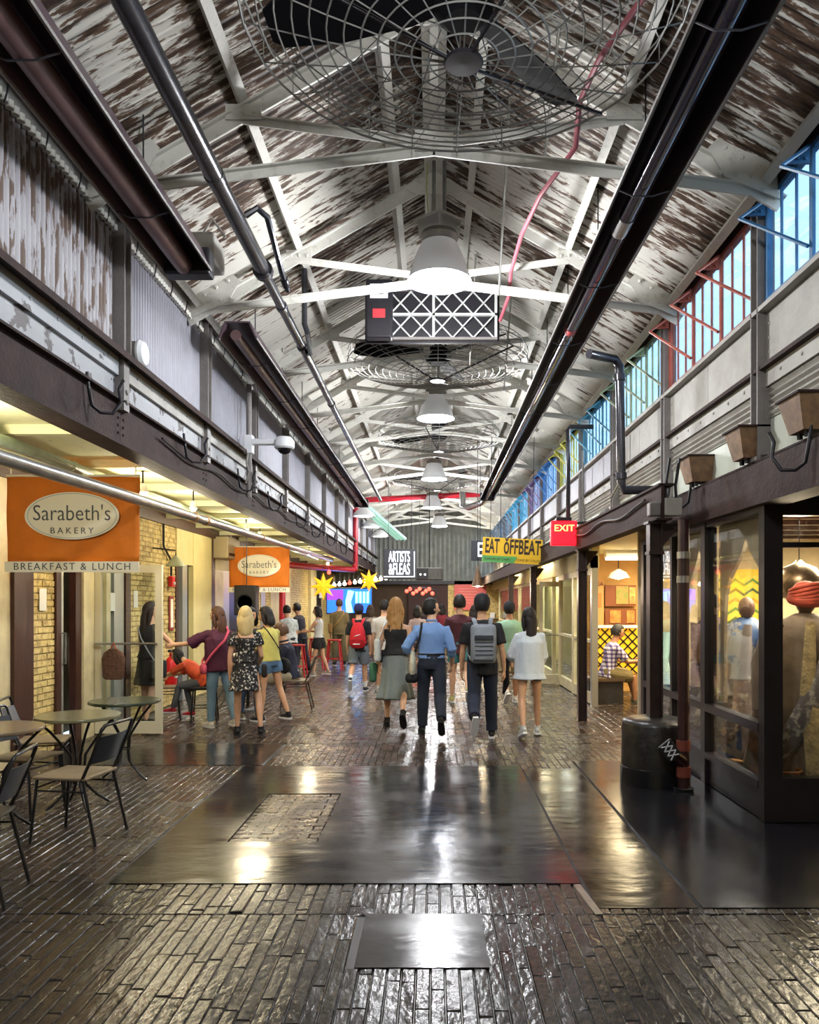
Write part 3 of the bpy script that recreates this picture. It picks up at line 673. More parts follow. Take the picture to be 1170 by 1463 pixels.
# steel pipes
def pipe(name, label, pts, r, m, cat='pipe', n=14, collars=(), group=None, cm=None):
    t = thing(name, label, cat, pts[0], 0, group); o = Vector(pts[0]); q = [Vector(p) - o for p in pts]
    rr = r if isinstance(r, list) else r
    MB().tube(q, rr, n).build('pipe_run', m, t, 40)
    for k, f, rad in collars:
        p = q[k].lerp(q[k + 1], f); d = (q[k + 1] - q[k]).normalized(); MB().tube([p - d * .04, p - d * .035, p + d * .035, p + d * .04], [rad * .9, rad, rad, rad * .9], n).build('collar', cm or m, t, 40)
    return t
pipe('sprinkler_pipe', 'thick dark grey pipe running under the sloping roof over the tables', [(-1.53, 3.0, 4.62), (-1.53, 6.95, 4.62)], .066, pipe_dark, collars=[(0, .6, .072), (0, .985, .09)])
pipe('sprinkler_pipe', 'thinner dark grey pipe continuing from the thick pipe down the hall', [(-1.53, 6.98, 4.62), (-1.53, 22, 4.60)], .048, pipe_dark, collars=[(0, .05, .058), (0, .13, .06), (0, .3, .058)])
pipe('branch_pipe', 'small bent dark branch pipe beside the thick roof pipe', [(-1.47, 6.0, 4.66), (-1.38, 6.0, 4.72), (-1.32, 6.1, 4.70), (-1.32, 6.7, 4.5), (-1.30, 6.85, 4.42)], .026, pipe_dark, n=8, collars=[(3, .5, .036)])
pipe('branch_pipe', 'dark branch pipe bent upward behind the thick roof pipe joint', [(-1.38, 8.2, 5.2), (-1.38, 8.2, 4.62), (-1.36, 8.26, 4.55), (-1.44, 9.0, 4.56), (-1.5, 9.1, 4.6)], .03, pipe_dark, n=8)
pipe('conduit_pipe', 'shiny steel pipe hung under the soffit in front of both orange banners', [(-2.72, 3.4, 2.535), (-2.72, 7.4, 2.60), (-2.72, 20.5, 2.80)], .052, steel, collars=[(1, .1, .062), (1, .135, .062), (1, .36, .062), (1, .52, .062)], cm=mat('brass collar', '#b98f62', .35, metal=.7))
pipe('conduit_pipe', 'pale green pipe running along the soffit above the banners', [(-3.35, 3.4, 2.90), (-3.35, 22, 2.92)], .05, green_pipe, collars=[(0, .2, .056), (0, .36, .056)])
pipe('sprinkler_main', 'red sprinkler main dropping down the far wall and along to the shopfront', [(1.5, 24, 5.05), (-2.2, 24, 4.86), (-2.42, 24, 4.7), (-2.45, 24, 4.6), (-2.45, 24, 2.76), (-2.50, 23.9, 2.68), (-3.9, 20.4, 2.66), (-3.98, 20.2, 2.6), (-3.98, 20.2, .0)], .085, red_pipe, collars=[(3, .02, .12), (4, .5, .1), (0, .35, .1), (6, .7, .1)])
pipe('drain_pipe', 'black drain pipe with elbow standing off the windowed wall', [(1.62, 8.05, 4.25), (1.95, 8.3, 4.27), (2.0, 8.3, 4.2), (2.02, 8.3, 2.95), (2.05, 8.3, 2.86), (2.5, 8.3, 2.86)], .048, pipe_dark, collars=[(2, .1, .06), (2, .95, .06)])
pipe('drain_pipe', 'thin black pipe bent along the windowed wall behind the drain elbow', [(2.4, 11.6, 4.3), (2.05, 11.6, 4.3), (2.02, 11.6, 4.25), (2.02, 11.6, 2.85), (2.4, 11.6, 2.85)], .035, pipe_dark)
pipe('vent_duct', 'silver flue elbow at the far end of the long black heater', [(1.47, 21.5, 4.6), (1.4, 22.2, 4.55), (1.0, 22.6, 4.45), (.85, 22.7, 4.5), (.82, 22.7, 5.6)], .09, steel)
pipe('cable_conduit', 'grey vertical conduit on the corrugated wall holding the dome camera', [(-2.38, 9.9, 4.45), (-2.38, 9.9, 3.0)], .035, post_grey)
for k, dx in enumerate((0, .13, .26)): pipe('light_tube', 'pale green slanting tube above the far neon sign, %s of three from its left' % ('first', 'second', 'third')[k], [(-2.35 + dx, 24.5, 4.72), (-1.28 + dx, 27, 3.9)], .06, mat('mint tube', '#9fd3c0', .3, emit=.25), 'tube', group='slanting mint tubes')
for k, (x, y, z) in enumerate(((-2.1, 23, 4.25), (-2.1, 26, 4.22), (-2.1, 30, 4.25))):
    t = thing('wall_lamp', 'round white dome lamp high on the far left wall, %s of three' % nth(k), 'lamp', (x, y, z), 0, 'white dome wall lamps')
    MB().lathe([(0, .25), (.12, .24), (.3, .08), (.36, -.02), (.33, -.02), (0, .1)], 18).build('shade', lamp_white, t, 40)
    MB().lathe([(0, -.04), (.25, -.01), (.3, .02), (0, .03)], 18).build('bulb', mat('soft lamp glow', '#ffffff', emit=6), t, 40)
    MB().tube([(0, 0, .24), (0, 0, .36), (-.38, 0, .40)], .025, 6).build('bracket_arm', steel, t)
# red cable and hanging wires
pipe('red_cable', 'bundle of pink and red cables draped from the cage to the roof tie', [(1.18, 4.2, 5.0), (1.05, 4.9, 5.1), (1.02, 5.4, 5.15), (1.05, 5.7, 5.02), (.95, 5.9, 4.95), (.86, 6.2, 4.93), (.80, 7.0, 5.0), (.78, 7.8, 5.0), (.80, 8.2, 4.92), (.74, 8.6, 4.8)], .02, mat('pink cable', '#b5606c', .45), 'cable', 8)
for k, (x, y, za, zb) in enumerate(((.88, 5.4, 4.9, 5.7), (.62, 6.3, 4.3, 5.8), (.5, 9.2, 4.6, 5.8), (1.0, 10, 4.5, 5.6))):
    pipe('conduit_rod', ('thin grey rod from the roof tie to the right of the first pendant lamp', 'thin grey rod close beside the first pendant lamp', 'thin grey rod hanging over the second fan cage', 'thin grey rod farthest down behind the pink cables')[k], [(x, y, zb), (x - .06, y + .35, za)], .011, steel, 'rod', 6, group='thin leaning rods')
# dome camera
t = thing('dome_camera', 'white dome camera on an arm fixed to the corrugated wall', 'camera', (-2.38, 9.9, 3.68))
MB().bbox((0, 0, 0), (.12, .12, .24), .015).build('wall_bracket', lamp_white, t)
MB().bbox((.26, -.02, .03), (.44, .09, .08), .02).build('arm', lamp_white, t)
MB().lathe([(0, .10), (.09, .09), (.13, .04), (.13, -.04), (.11, -.06), (0, -.06)], 24, Matrix.Translation((.46, -.02, 0))).build('housing', lamp_white, t, 40)
MB().sphere((.46, -.02, -.055), (.09, .09, .075), 20, 10).build('dome', mat('smoked dome', '#15151c', .08), t, 60)
b = MB(); 
for a in (-.05, .03): b.tube([(0, a, -.12), (-.02, a, -.25), (.03, a * 2, -.36), (-.03, a, -.5)], .012, 6)
b.build('cable', plate_grey, t)
t = thing('wall_disc', 'round white disc sensor on the first wall post', 'sensor', (-2.43, 6.35, 3.70)); MB().lathe([(0, 0), (.105, 0), (.11, .02), (.09, .05), (0, .055)], 24, Matrix.Rotation(R(90), 4, 'Y')).build('disc', lamp_white, t, 40); MB().bbox((-.02, -.03, 0), (.05, .1, .16), .01).build('base', post_grey, t)
# bent iron hooks on the beams
def hook(x, y, z, label, s=1., grp='iron hooks on the long beam', flip=1):
    t = tag(MB().tube([(x, y - .12 * s, z + .12 * s), (x + flip * .01, y - .12 * s, z + .02), (x + flip * .02, y - .09 * s, z - .11 * s), (x + flip * .06, y - .04, z - .15 * s), (x + flip * .12, y + .03 * s, z - .14 * s), (x + flip * .165, y + .07 * s, z - .05), (x + flip * .15, y + .07 * s, z + .05 * s), (x + flip * .18, y + .08 * s, z + .12 * s)], .0125 * s, 7).build('iron_hook', dark_metal, None, 60), label, 'hook', grp)
    return t
for k, (px, py) in enumerate(((135, 562), (268, 640), (343, 685), (385, 715), (424, 742), (446, 757), (468, 770), (487, 783))):
    y = 2.48 * FPX / (620 - px); z = CAMH - (py - CY) * y / FPX; hook(-2.48, y, z, 'bent black iron hook on the brown beam over the shopfront, %s in the row' % nth(k))
for k, (px, py) in enumerate(((1150, 640), (985, 703))):
    y = 2.42 * FPX / (px - 620); z = CAMH - (py - CY) * y / FPX; hook(2.40, y, z, 'bent black iron hook on the beam over the glass shop, %s of two' % nth(k), 1., 'iron hooks over the glass shop', -1)
# boxy flood lamps on the right beam
for k, (px, y) in enumerate(((1168, 5.0), (1068, 5.95), (992, 7.1))):
    t = thing('flood_lamp', 'rusty tapered flood lamp standing on the beam over the glass shop, %s of three' % nth(k), 'lamp', (2.43, y, 2.72), 0, 'rusty flood lamps')
    M_ = Matrix.Identity(4); vs = [(-.08, -.10, .03), (.1, -.10, .03), (.1, .10, .03), (-.08, .10, .03), (-.13, -.15, .25), (.1, -.15, .25), (.1, .15, .25), (-.13, .15, .25)]
    MB().add(vs, [(0,3,2,1),(4,5,6,7),(0,1,5,4),(1,2,6,5),(2,3,7,6),(3,0,4,7)]).build('housing', mat('rusty lamp box', '#8a6a4a', .6, var=.8, vs=14, col2='#4a3426'), t)
    MB().box(-.145, .1, -.165, .165, .25, .265).build('rim', beam_rust, t); [MB().tube([(-.03, k, -.005), (-.03, k, .04)], .02, 6).build('foot', dark_metal, t) for k in (-.05, .05)]
# lattice girder across the hall beyond the first pendant and junction boxes
t = thing('lattice_girder', 'white lattice girder across the roof behind the first pendant lamp', 'girder', (-.02, 8.9, 4.66))
MB().box(-.75, .75, -.03, .03, .595, .625).box(-.75, .75, -.03, .03, .02, .05).build('chord', post_grey, t)
b = MB()
for q in range(2):
    for k in range(6):
        x = -.72 + k * .24; z0, z1 = .05 + q * .27, .31 + q * .27
        b.bar((x, -.02, z0), (x + .24, -.02, z1), [(-.008, -.008), (.008, -.008), (.008, .008), (-.008, .008)], (0, 1, 0)).bar((x + .24, .02, z0), (x, .02, z1), [(-.008, -.008), (.008, -.008), (.008, .008), (-.008, .008)], (0, 1, 0))
b.box(-.75, .75, -.02, .02, .30, .33).box(-.75, -.72, -.02, .02, .05, .6).box(.0, .03, -.02, .02, .05, .6).box(.72, .75, -.02, .02, .05, .6)
b.build('lattice', mat('grey white lattice', '#b4b6b4', .6), t)
MB().box(-.78, .78, .04, .07, 0, .64).build('dark_back', dark_metal, t)
t = thing('control_box', 'grey control cabinet with a red label hung beside the lattice girder', 'cabinet', (-.62, 8.75, 4.64)); MB().bbox((0, 0, .33), (.30, .14, .66), .02).build('case', dark_metal, t); MB().box(-.07, .07, -.078, -.07, .22, .32).build('label', mat('red label', '#c0353c', .4), t); MB().box(-.1, .1, -.078, -.07, .44, .6).build('label', lamp_white, t); MB().box(-.05, .05, -.082, -.078, .48, .56).build('plate', post_grey, t)
# ballast box by the left heater gap
t = thing('junction_box', 'pale metal gas box fixed at the end of the short heater', 'box', (-2.0, 6.75, 4.70)); MB().bbox((0, 0, 0), (.24, .36, .24), .02).build('case', plate_grey, t); MB().tube([(.0, -.1, .12), (.1, -.15, .24), (.2, -.1, .1)], .014, 6).build('flex_hose', plate_grey, t)
# soffit spot lamps over the shopfront
for k, (y, x) in enumerate(((5.2, -3.2), (8.2, -3.1), (9.6, -3.0), (12.3, -3.0), (13.7, -3.1), (18.5, -3.0), (22.5, -3.1))):  # first spot is out of frame, added to light the large banner
    t = thing('spot_lamp', 'small bright track spot under the cream soffit, %s along the shopfront' % nth(k), 'lamp', (x, y, 2.83), 0, 'soffit spot lamps')
    MB().lathe([(0, .09), (.035, .08), (.05, 0), (.045, -.01), (0, .0)], 14).build('can', lamp_white, t, 40); MB().sphere((0, 0, -.01), .035, 10, 6).build('bulb', mat('warm bulb', '#fff3d8', emit=30, ecol='#ffe9b8'), t, 60); MB().tube([(0, 0, .08), (0, 0, .22)], .01, 6).build('stem', dark_metal, t)
    lamp('spot_light', 'POINT', (0, 0, -.08), 24, (1, .86, .60), .06, t)
# bell pendant over the far shop, then fill lamps for the hall end
t = thing('bell_pendant', 'small copper bell pendant glowing before the red poster', 'lamp', (1.05, 18.5, 2.05))
MB().lathe([(.015, .5), (.035, .4), (.09, .2), (.15, .02), (.155, 0), (.14, .0), (.07, .2), (0, .3)], 20).build('shade', mat('copper shade', '#9a7c64', .3, metal=.8), t, 50); MB().sphere((0, 0, .05), .07, 10, 6).build('bulb', mat('warm bulb', '#fff3d8', emit=30), t, 60); MB().tube([(0, 0, .48), (0, 0, 3.5)], .008, 5).build('cord', black_rub, t)
lamp('bell_light', 'POINT', (0, 0, -.08), 60, (1, .8, .5), .08, t)
lamp('end_fill_light', 'AREA', (1.8, 29.5, 2.9), 120, (1, .82, .55), 1.5); lamp('end_fill_light', 'AREA', (-2.6, 26.0, 2.9), 60, (1, .85, .6), 1.5)  # added area lamps without fixtures, brightening the far end
t = thing('junction_box', 'grey electrical box clamped at the head of the near iron column', 'box', (2.13, 6.90, 2.50)); MB().bbox((0, 0, 0), (.16, .12, .16), .012).build('case', plate_grey, t); MB().bbox((-.16, .0, -.02), (.10, .1, .12), .01).build('case', post_grey, t)
for k in (-.05, .04): MB().tube([(k, 0, .08), (k, .02, .2), (k + .05, .06, .45)], .014, 6).build('cable', dark_metal, t)
pipe('wall_conduit', 'bare steel conduit curving down the windowed wall between the two drain pipes', [(2.42, 9.9, 4.35), (2.42, 9.9, 3.5), (2.40, 9.95, 3.2), (2.36, 10.2, 3.05)], .02, steel, n=8)
pipe('wall_conduit', 'slim steel conduit beside the post over the food shop', [(2.40, 12.4, 4.1), (2.40, 12.4, 2.8)], .018, steel, n=8)
pipe('wall_cable', 'black cable sagging along the brown beam over the walkway columns', [(2.0, 7.3, 2.62)] + [(2.0, 7.3 + .07 * q, 2.58 + .03 * math.cos(q * .23)) for q in range(1, 55)] + [(2.0, 11.2, 2.62)], .012, black_rub, 'cable', 6)
pipe('wall_cable', 'black cable strung on the brown beam under the chipped plates', [(-2.47, 7.0, 3.14)] + [(-2.47, 7.0 + .12 * q, 3.10 + .03 * math.cos(q * .42)) for q in range(1, 82)] + [(-2.47, 17.0, 3.14)], .011, black_rub, 'cable', 6)
# ------------------------------------------------------------------ furniture
chair_metal = mat('black chair metal', '#2a2827', .35, metal=.4); seat_m = mat('worn taupe seat', '#8a7a64', .4, var=.3, vs=8); back_m = mat('dark slate chair back', '#2f3238', .35, var=.2, vs=8)
def chair(loc, rz, label, group='bistro chairs', seat=None):
    t = thing('bistro_chair', label, 'chair', loc, rz, group)
    MB().bbox((0, 0, .445), (.40, .40, .022), .01).build('seat', seat or seat_m, t, 40)
    for s in (-1, 1):
        MB().tube([(s * .18, .17, .435), (s * .20, .21, 0)], .011, 7).build('leg', chair_metal, t, 50)
        MB().tube([(s * .185, -.17, .435), (s * .20, -.27, 0)], .011, 7).build('leg', chair_metal, t, 50)
    MB().tube([(-.19, -.16, .43), (-.19, -.24, .60), (-.19, -.31, .79), (-.17, -.318, .812), (.17, -.318, .812), (.19, -.31, .79), (.19, -.24, .60), (.19, -.16, .43)], .011, 7).build('back_frame', chair_metal, t, 50)
    vs = []; n = 8
    for k in range(n + 1):
        x = -.18 + .36 * k / n; c = -.03 * math.cos(math.pi * (k / n - .5))
        for z, y in ((.545, -.215), (.735, -.29)):
            for th in (0, .008): vs.append((x, y + c + th, z))
    fs = []
    for k in range(n):
        p = k * 4; q = p + 4; fs += [(p, q, q+2, p+2), (p+1, p+3, q+3, q+1), (p, p+1, q+1, q), (p+2, q+2, q+3, p+3)]
    fs += [(0, 2, 3, 1), (n*4, n*4+1, n*4+3, n*4+2)]
    MB().add(vs, fs).build('back_panel', back_m, t, 40)
    MB().tube([(-.185, .17, .38), (.185, .17, .38)], .007, 6).tube([(-.19, -.19, .36), (-.185, .18, .36)], .007, 6).tube([(.19, -.19, .36), (.185, .18, .36)], .007, 6).build('stretcher', chair_metal, t, 50)
    return t
chair((-2.62, 4.30, 0), R(100), 'dark bistro chair cut by the picture edge, closest to the viewer', seat=mat('black seat', '#33302e', .4))
chair((-2.52, 5.42, 0), R(82), 'bistro chair with taupe seat drawn out in front of the middle round table')
chair((-3.42, 6.75, 0), R(-75), 'slate backed bistro chair between the middle round table and the brick wall')
chair((-3.20, 6.02, 0), R(-100), 'bistro chair pushed in between the two nearer round tables')
table_top = mat('olive green tabletop', '#6f6b50', .22, var=.3, vs=6, spec=.6)
def table(loc, rz, label, r, m):
    t = thing('bistro_table', label, 'table', loc, rz, 'round bistro tables')
    MB().lathe([(0, .745), (r - .005, .745), (r, .738), (r, .722), (r - .01, .718), (0, .718)], 40).build('tabletop', m, t, 40)
    for k in range(4):
        a = k * math.pi / 2 + .4; c, s = math.cos(a), math.sin(a)
        MB().tube([(q * c, q * s, z) for q, z in ((r * .9, .715), (r * .62, .62), (.11, .50), (.055, .42), (.045, .28), (.06, .18), (.15, .08), (.24, .012))], .011, 7).build('leg', chair_metal, t, 60)
    MB().tube([(.055 * math.cos(a), .055 * math.sin(a), .30) for a in [2 * math.pi * j / 16 for j in range(16)]], .007, 6, closed=True).build('ring', chair_metal, t, 60)
table((-3.17, 5.56, 0), 0, 'round table with brown top at the picture edge', .33, mat('brown tabletop', '#7d6a50', .25, var=.3, vs=6))
table((-2.86, 6.19, 0), .3, 'middle round table with pale olive top beside the taupe chair', .325, table_top)
table((-2.86, 7.12, 0), .9, 'round table with dark green top in front of the open glass door', .315, mat('dark green tabletop', '#39402f', .22, var=.3, vs=6))
# ------------------------------------------------------------------ banners
orange = mat('orange cloth', '#e07a14', .75, var=.25, vs=3, bump=.5, bs=5); white_cloth = mat('white cloth', '#ece6d2', .7); ink = mat('grey ink', '#4a4d50', .6)
def banner(x0, x1, y, zb, zt, label):
    t = thing('banner', label, 'banner', ((x0 + x1) / 2, y, zb)); W, H = x1 - x0, zt - zb; hem = H * .11
    vs = []; n = 24; mz = 14
    for j in range(mz + 1):
        for i in range(n + 1):
            u, v = i / n - .5, j / mz; vs.append((u * W, .014 * math.sin(u * 9 + v * 2.5) * (1 - v) + .006 * math.sin(u * 25 + v * 9), hem + (H - hem) * v - .012 * math.sin(u * 3.1) * v))
    fs = [(j*(n+1)+i, j*(n+1)+i+1, (j+1)*(n+1)+i+1, (j+1)*(n+1)+i) for j in range(mz) for i in range(n)]
    o = MB().add(vs, fs).build('cloth', orange, t, 60); so = o.modifiers.new('s', 'SOLIDIFY'); so.thickness = .004
    MB().box(-W / 2 - .01, W / 2 + .0, -.022, -.012, 0, hem).build('hem', white_cloth, t)
    cz = hem + (H - hem) * .53; c = (0, -.03, cz)
    E = lambda k, y, th: basis((0, y, cz), (W * .355 * k, 0, 0), (0, 0, H * .245 * k), (0, -1, 0))
    circ = [(math.cos(a), math.sin(a)) for a in [2 * math.pi * j / 48 for j in range(48)]]
    o = MB().prism(circ, .004, E(1, -.024, 0)).build('oval', white_cloth, t)
    MB().tube([E(.94, -.029, 0) @ Vector((x, y, 0)) for x, y in circ], .003, 5, closed=True).build('oval_line', mat('pale ink', '#a9b3b8', .6), o)
    k = W / 1.28
    text("Sarabeth's", .215 * k, ink, FACE((0, -.03, cz + .02 * k)), 'lettering', o, .002, .86, -.0015)
    text("BAKERY", .085 * k, ink, FACE((0, -.03, cz - .145 * k)), 'lettering', o, .002, 1.05, -.0005, lsp=1.45)
    text("BREAKFAST & LUNCH", .098 * k, ink, FACE((0, -.024, hem * .5)), 'lettering', t, .002, 1., -.0005, lsp=1.22)
    for s in (-1, 1): MB().tube([(s * W * .47, 0, H), (s * W * .47, 0, H + .22)], .006, 5).build('tie_cord', white_cloth, t)
    MB().tube([(-W / 2, 0, H), (W / 2, 0, H)], .012, 8).build('rod', white_cloth, t)
banner(-4.05, -2.79, 7.3, 1.935, 2.85, 'large orange bakery banner hanging over the brick entrance, the closer one')
banner(-4.07, -2.87, 15.3, 1.86, 2.765, 'small looking orange bakery banner farther along over the group of people')
# ------------------------------------------------------------------ signs
t = thing('shop_sign', 'yellow and green hanging sign with dark lettering on the window side', 'sign', (1.47, 14.6, 2.40), 0)
W = 1.13; Mx = Matrix.Rotation(R(3.0), 4, 'Y')
MB().prism([(-W/2, 0), (W/2, 0), (W/2, .47), (-W/2, .47)], .04, Mx @ FACE((0, .02, 0))).build('board', mat('sign yellow', '#e0b420', .5), t)
MB().prism([(-W/2, 0), (.04, 0), (.10, .125), (-W/2, .125)], .004, Mx @ FACE((0, -.022, 0))).build('green_band', mat('sign green', '#4f9a50', .5), t)
dk = mat('sign ink', '#2b1a14', .5)
text('EAT', .38, dk, Mx @ FACE((-.385, -.022, .295)), 'lettering', t, .003, bold=.008, fit=.265)
text('\u014fFFBEAT', .38, dk, Mx @ FACE((.185, -.022, .295)), 'lettering', t, .003, bold=.008, fit=.70)
text('FLAVORS BY CHEFS', .07, dk, Mx @ FACE((-.28, -.028, .06)), 'lettering', t, .002, .8)
text('COMES BY COLLEGE', .065, dk, Mx @ FACE((.32, -.022, .06)), 'lettering', t, .002, .8)
MB().tube([(.55, 0, .25), (.62, 0, .25)], .03, 8).build('bracket', dark_metal, t); [MB().tube([(k, 0, .47), (k + .03, 0, 2.4)], .006, 5).build('hanger', dark_metal, t) for k in (-.4, .4)]
t = thing('exit_sign', 'glowing red box sign with pale lettering fixed to the brown beam', 'sign', (1.85, 11.0, 2.46), 0)
MB().bbox((0, 0, .18), (.37, .12, .35), .02).build('case', mat('red sign glow', '#e01420', .4, emit=1.3, ecol='#ff1020'), t); text('EXIT', .13, mat('exit glow', '#ffd27a', emit=2, ecol='#ffc45a'), FACE((0, -.064, .245)), 'lettering', t, .003, 1.1, .0)
MB().bbox((0, .0, .38), (.22, .1, .05), .01).build('top_cap', dark_metal, t); MB().tube([(.18, .03, .2), (.22, .03, .2)], .03, 8).build('bracket', dark_metal, t)
t = thing('neon_sign', 'black hanging panel with white glowing block letters at the end of the hall', 'sign', (-.88, 20, 2.30))
MB().bbox((0, 0, .36), (.86, .08, .78), .02).build('panel', mat('grey black panel', '#33353c', .5), t); ng = mat('white neon', '#ffffff', emit=1.5, ecol='#eef4ff')
text('ARTISTS', .40, ng, FACE((-.02, -.05, .535)), 'lettering', t, .008, .38, .002); text('&FLEAS', .42, ng, FACE((-.02, -.05, .215)), 'lettering', t, .008, .41, .002)
MB().tube([(-.42, -.05, .03), (.37, -.05, .03), (.37, -.05, .68)], .014, 6).build('neon_tube', ng, t); [MB().tube([(k, 0, .74), (k, 0, 2.7)], .008, 5).build('hanger', dark_metal, t) for k in (-.3, .3)]
t = thing('letter_sign', 'white glowing letter E sign peeking out behind the yellow sign', 'sign', (1.02, 18.6, 2.72)); MB().bbox((.35, .06, .2), (.95, .05, .5), .01).build('panel', mat('grey black panel', '#33353c', .5), t)
text('E', .5, ng, FACE((.10, .03, .2)), 'lettering', t, .006, .7, .0); [MB().tube([(k, .05, .45), (k, .05, 2.25)], .008, 5).build('hanger', dark_metal, t) for k in (.1, .6)]
t = thing('dotted_panel', 'dark perforated panel hung across the end of the hall under the neon sign', 'panel', (-.13, 22.2, 2.30)); MB().bbox((0, 0, .18), (.76, .1, .36), .02).build('panel', black_rub, t)
b = MB()
for i in range(16):
    for j in range(7): b.cbox((-.02 + i * .025, -.054, .04 + j * .045 + (i % 2) * .02), (.014, .006, .02))
b.build('white_dots', plate_grey, t); b = MB(); b.sphere((-.26, -.05, .17), .03, 8, 5).sphere((-.13, -.05, .17), .03, 8, 5); b.build('spot_bulb', ng, t); MB().tube([(0, 0, .36), (0, 0, 2.9)], .012, 5).build('hanger', dark_metal, t)
# screen and decorations at the far left
t = thing('lit_screen', 'bright blue and violet display panel glowing at the far left corner', 'screen', (-2.75, 25.0, 1.30)); 
sm = mat('blue screen', '#2060e0', emit=1.6, ecol='#1a50e8', var=0); sm2 = mat('cyan screen', '#60d0ff', emit=2.4, ecol='#66d4ff'); sm3 = mat('violet screen', '#6030ff', emit=2.2, ecol='#5a22ff')
MB().bbox((0, .05, .42), (1.5, .08, .86), .02).build('case', black_rub, t); MB().box(-.72, .72, -.0, .008, .03, .81).build('screen', sm, t)
MB().box(-.72, -.2, -.012, -.002, .45, .78).build('picture', sm3, t); MB().prism([(-.1, .0), (.12, .02), (.05, .35), (.16, .7), (-.04, .74), (-.12, .4)], .008, FACE((0, -.004, .03))).build('picture', sm2, t)
for k in range(4): MB().box(.2 + k * .12, .28 + k * .12, -.012, -.002, .35, .72).build('picture', sm2, t)
MB().tube([(0, .05, 0), (0, .05, -1.3)], .05, 8).build('stand', black_rub, t)
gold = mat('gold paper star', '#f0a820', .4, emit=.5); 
def star(x, y, z, r, label):
    t = thing('paper_star', label, 'star', (x, y, z)); b = MB(); pts = []
    for k in range(16): a = math.pi * k / 8; q = r if k % 2 == 0 else r * .45; pts.append((q * math.cos(a), q * math.sin(a)))
    vs = [(p[0], 0, p[1]) for p in pts] + [(0, -r * .35, 0), (0, r * .35, 0)]
    b.add(vs, [(k, (k + 1) % 16, 16) for k in range(16)] + [((k + 1) % 16, k, 17) for k in range(16)]).build('star_body', gold, t); MB().tube([(0, 0, r * .9), (0, 0, 2.96 - z)], .005, 4).build('cord', black_rub, t)
star(*at(462, 838, 20), .36, 'gold paper star hung over the standing woman in the white top'); star(*at(527, 830, 22), .34, 'gold paper star hung above the blue display panel')
for k in range(12):
    p = at(470 + k * 7.4, 818 + (k * 37) % 19, 21.5 + (k % 3) * .5)
    t = tag(MB().sphere((0, 0, 0), .055, 10, 6).tube([(0, 0, .05), (0, 0, .09)], .015, 5).build('globe_bulb', mat('globe bulb', '#fff4e0', emit=6, ecol='#fff0d0') if k % 4 else mat('red bulb', '#ff4030', emit=3), None, 60, p), 'glowing globe bulb of the string above the far counter, %s from the shopfront side' % nth(k), 'bulb', 'globe bulbs over the far counter')
t = thing('string_wire', 'thin dark wire carrying the globe bulbs above the far counter', 'wire', (0, 0, 0)); MB().tube([at(440, 806, 21.5)] + [at(470 + k * 7.4, 818 + (k * 37) % 19, 21.5 + (k % 3) * .5) + Vector((0, 0, .09)) for k in range(12)] + [at(556, 800, 22)], .006, 5).build('wire', black_rub, t)
t = thing('light_garland', 'cluster of red glowing flowers on the dark end wall', 'garland', (-.45, 24, 2.02))
for k in range(9): MB().sphere(((k - 4) * .1, (k % 2) * .05, .08 * math.sin(k * 2.1)), .06, 8, 5).build('red_flower', mat('red bulb', '#ff4030', emit=3), t, 60)
MB().tube([(-.45, 0, .05), (0, 0, .12), (.45, 0, .05)], .01, 5).tube([(0, 0, .12), (0, 0, 3.1)], .006, 4).build('cord', black_rub, t)
lamp('garland_light', 'POINT', (0, -.3, 0), 12, (1, .2, .15), .1, t)
# red poster, shelves on the far brick wall
t = thing('poster', 'plain red poster on the lit brick of the end wall', 'poster', (1.55, 32.9, 1.35)); MB().box(-.68, .68, 0, .04, 0, 1.25).build('sheet', mat('red poster', '#d0605c', .6), t)
for k in range(6): MB().box(-.5, .3, -.006, 0, .9 - k * .12, .93 - k * .12).build('print_line', mat('poster ink', '#e08a80', .6), t)
t = thing('wall_shelf', 'narrow shelf with small white frames on the end wall', 'shelf', (2.5, 32.85, .5)); MB().box(-.7, .7, -.15, .12, 0, .04).box(-.7, .7, -.15, .12, .45, .49).build('board', brown_wood, t); MB().box(-.7, -.66, -.15, .12, -.5, .5).box(.66, .7, -.15, .12, -.5, .5).build('side_board', brown_wood, t)
for k in range(5): tag(MB().bbox((0, 0, .13), (.2, .04, .25), .01).build('picture_frame', lamp_white, None, None, (1.95 + k * .27, 32.85, .542 if k % 2 else .992)), 'small white frame on the end wall shelf, %s from the red poster' % nth(k), 'frame', 'white frames on the end wall shelf')
# ------------------------------------------------------------------ small things on the shopfront wall
def note(y, z, label): t = tag(MB().box(0, .004, -.075, .075, -.12, .12).build('paper_notice', mat('white paper', '#e9e9e4', .6), None, None, (XL + .008, y, z)), label, 'notice')
note(ly(60), 1.68, 'white paper notice on the painted brick under the large banner'); note(ly(193), 1.70, 'white paper notice on the brick behind the woman in black')
note(ly(160), 1.66, 'white paper notice beside the open glass door')
t = thing('fire_alarm', 'red fire alarm strobe on the yellow brick wall', 'alarm', (XL + .03, ly(241), 1.99)); MB().bbox((.02, 0, 0), (.07, .14, .17), .012).build('case', mat('alarm red', '#d01820', .35), t); MB().bbox((.06, 0, -.03), (.03, .06, .05), .008).build('strobe', lamp_white, t)
t = thing('wall_sign', 'narrow white sign framed in red below the fire alarm', 'sign', (XL + .02, ly(243), 1.48)); MB().bbox((0, 0, 0), (.02, .2, .56), .008).build('board', mat('sign red', '#8e2f24', .5), t); MB().bbox((.008, 0, 0), (.012, .12, .46), .005).build('face', white_cloth, t)
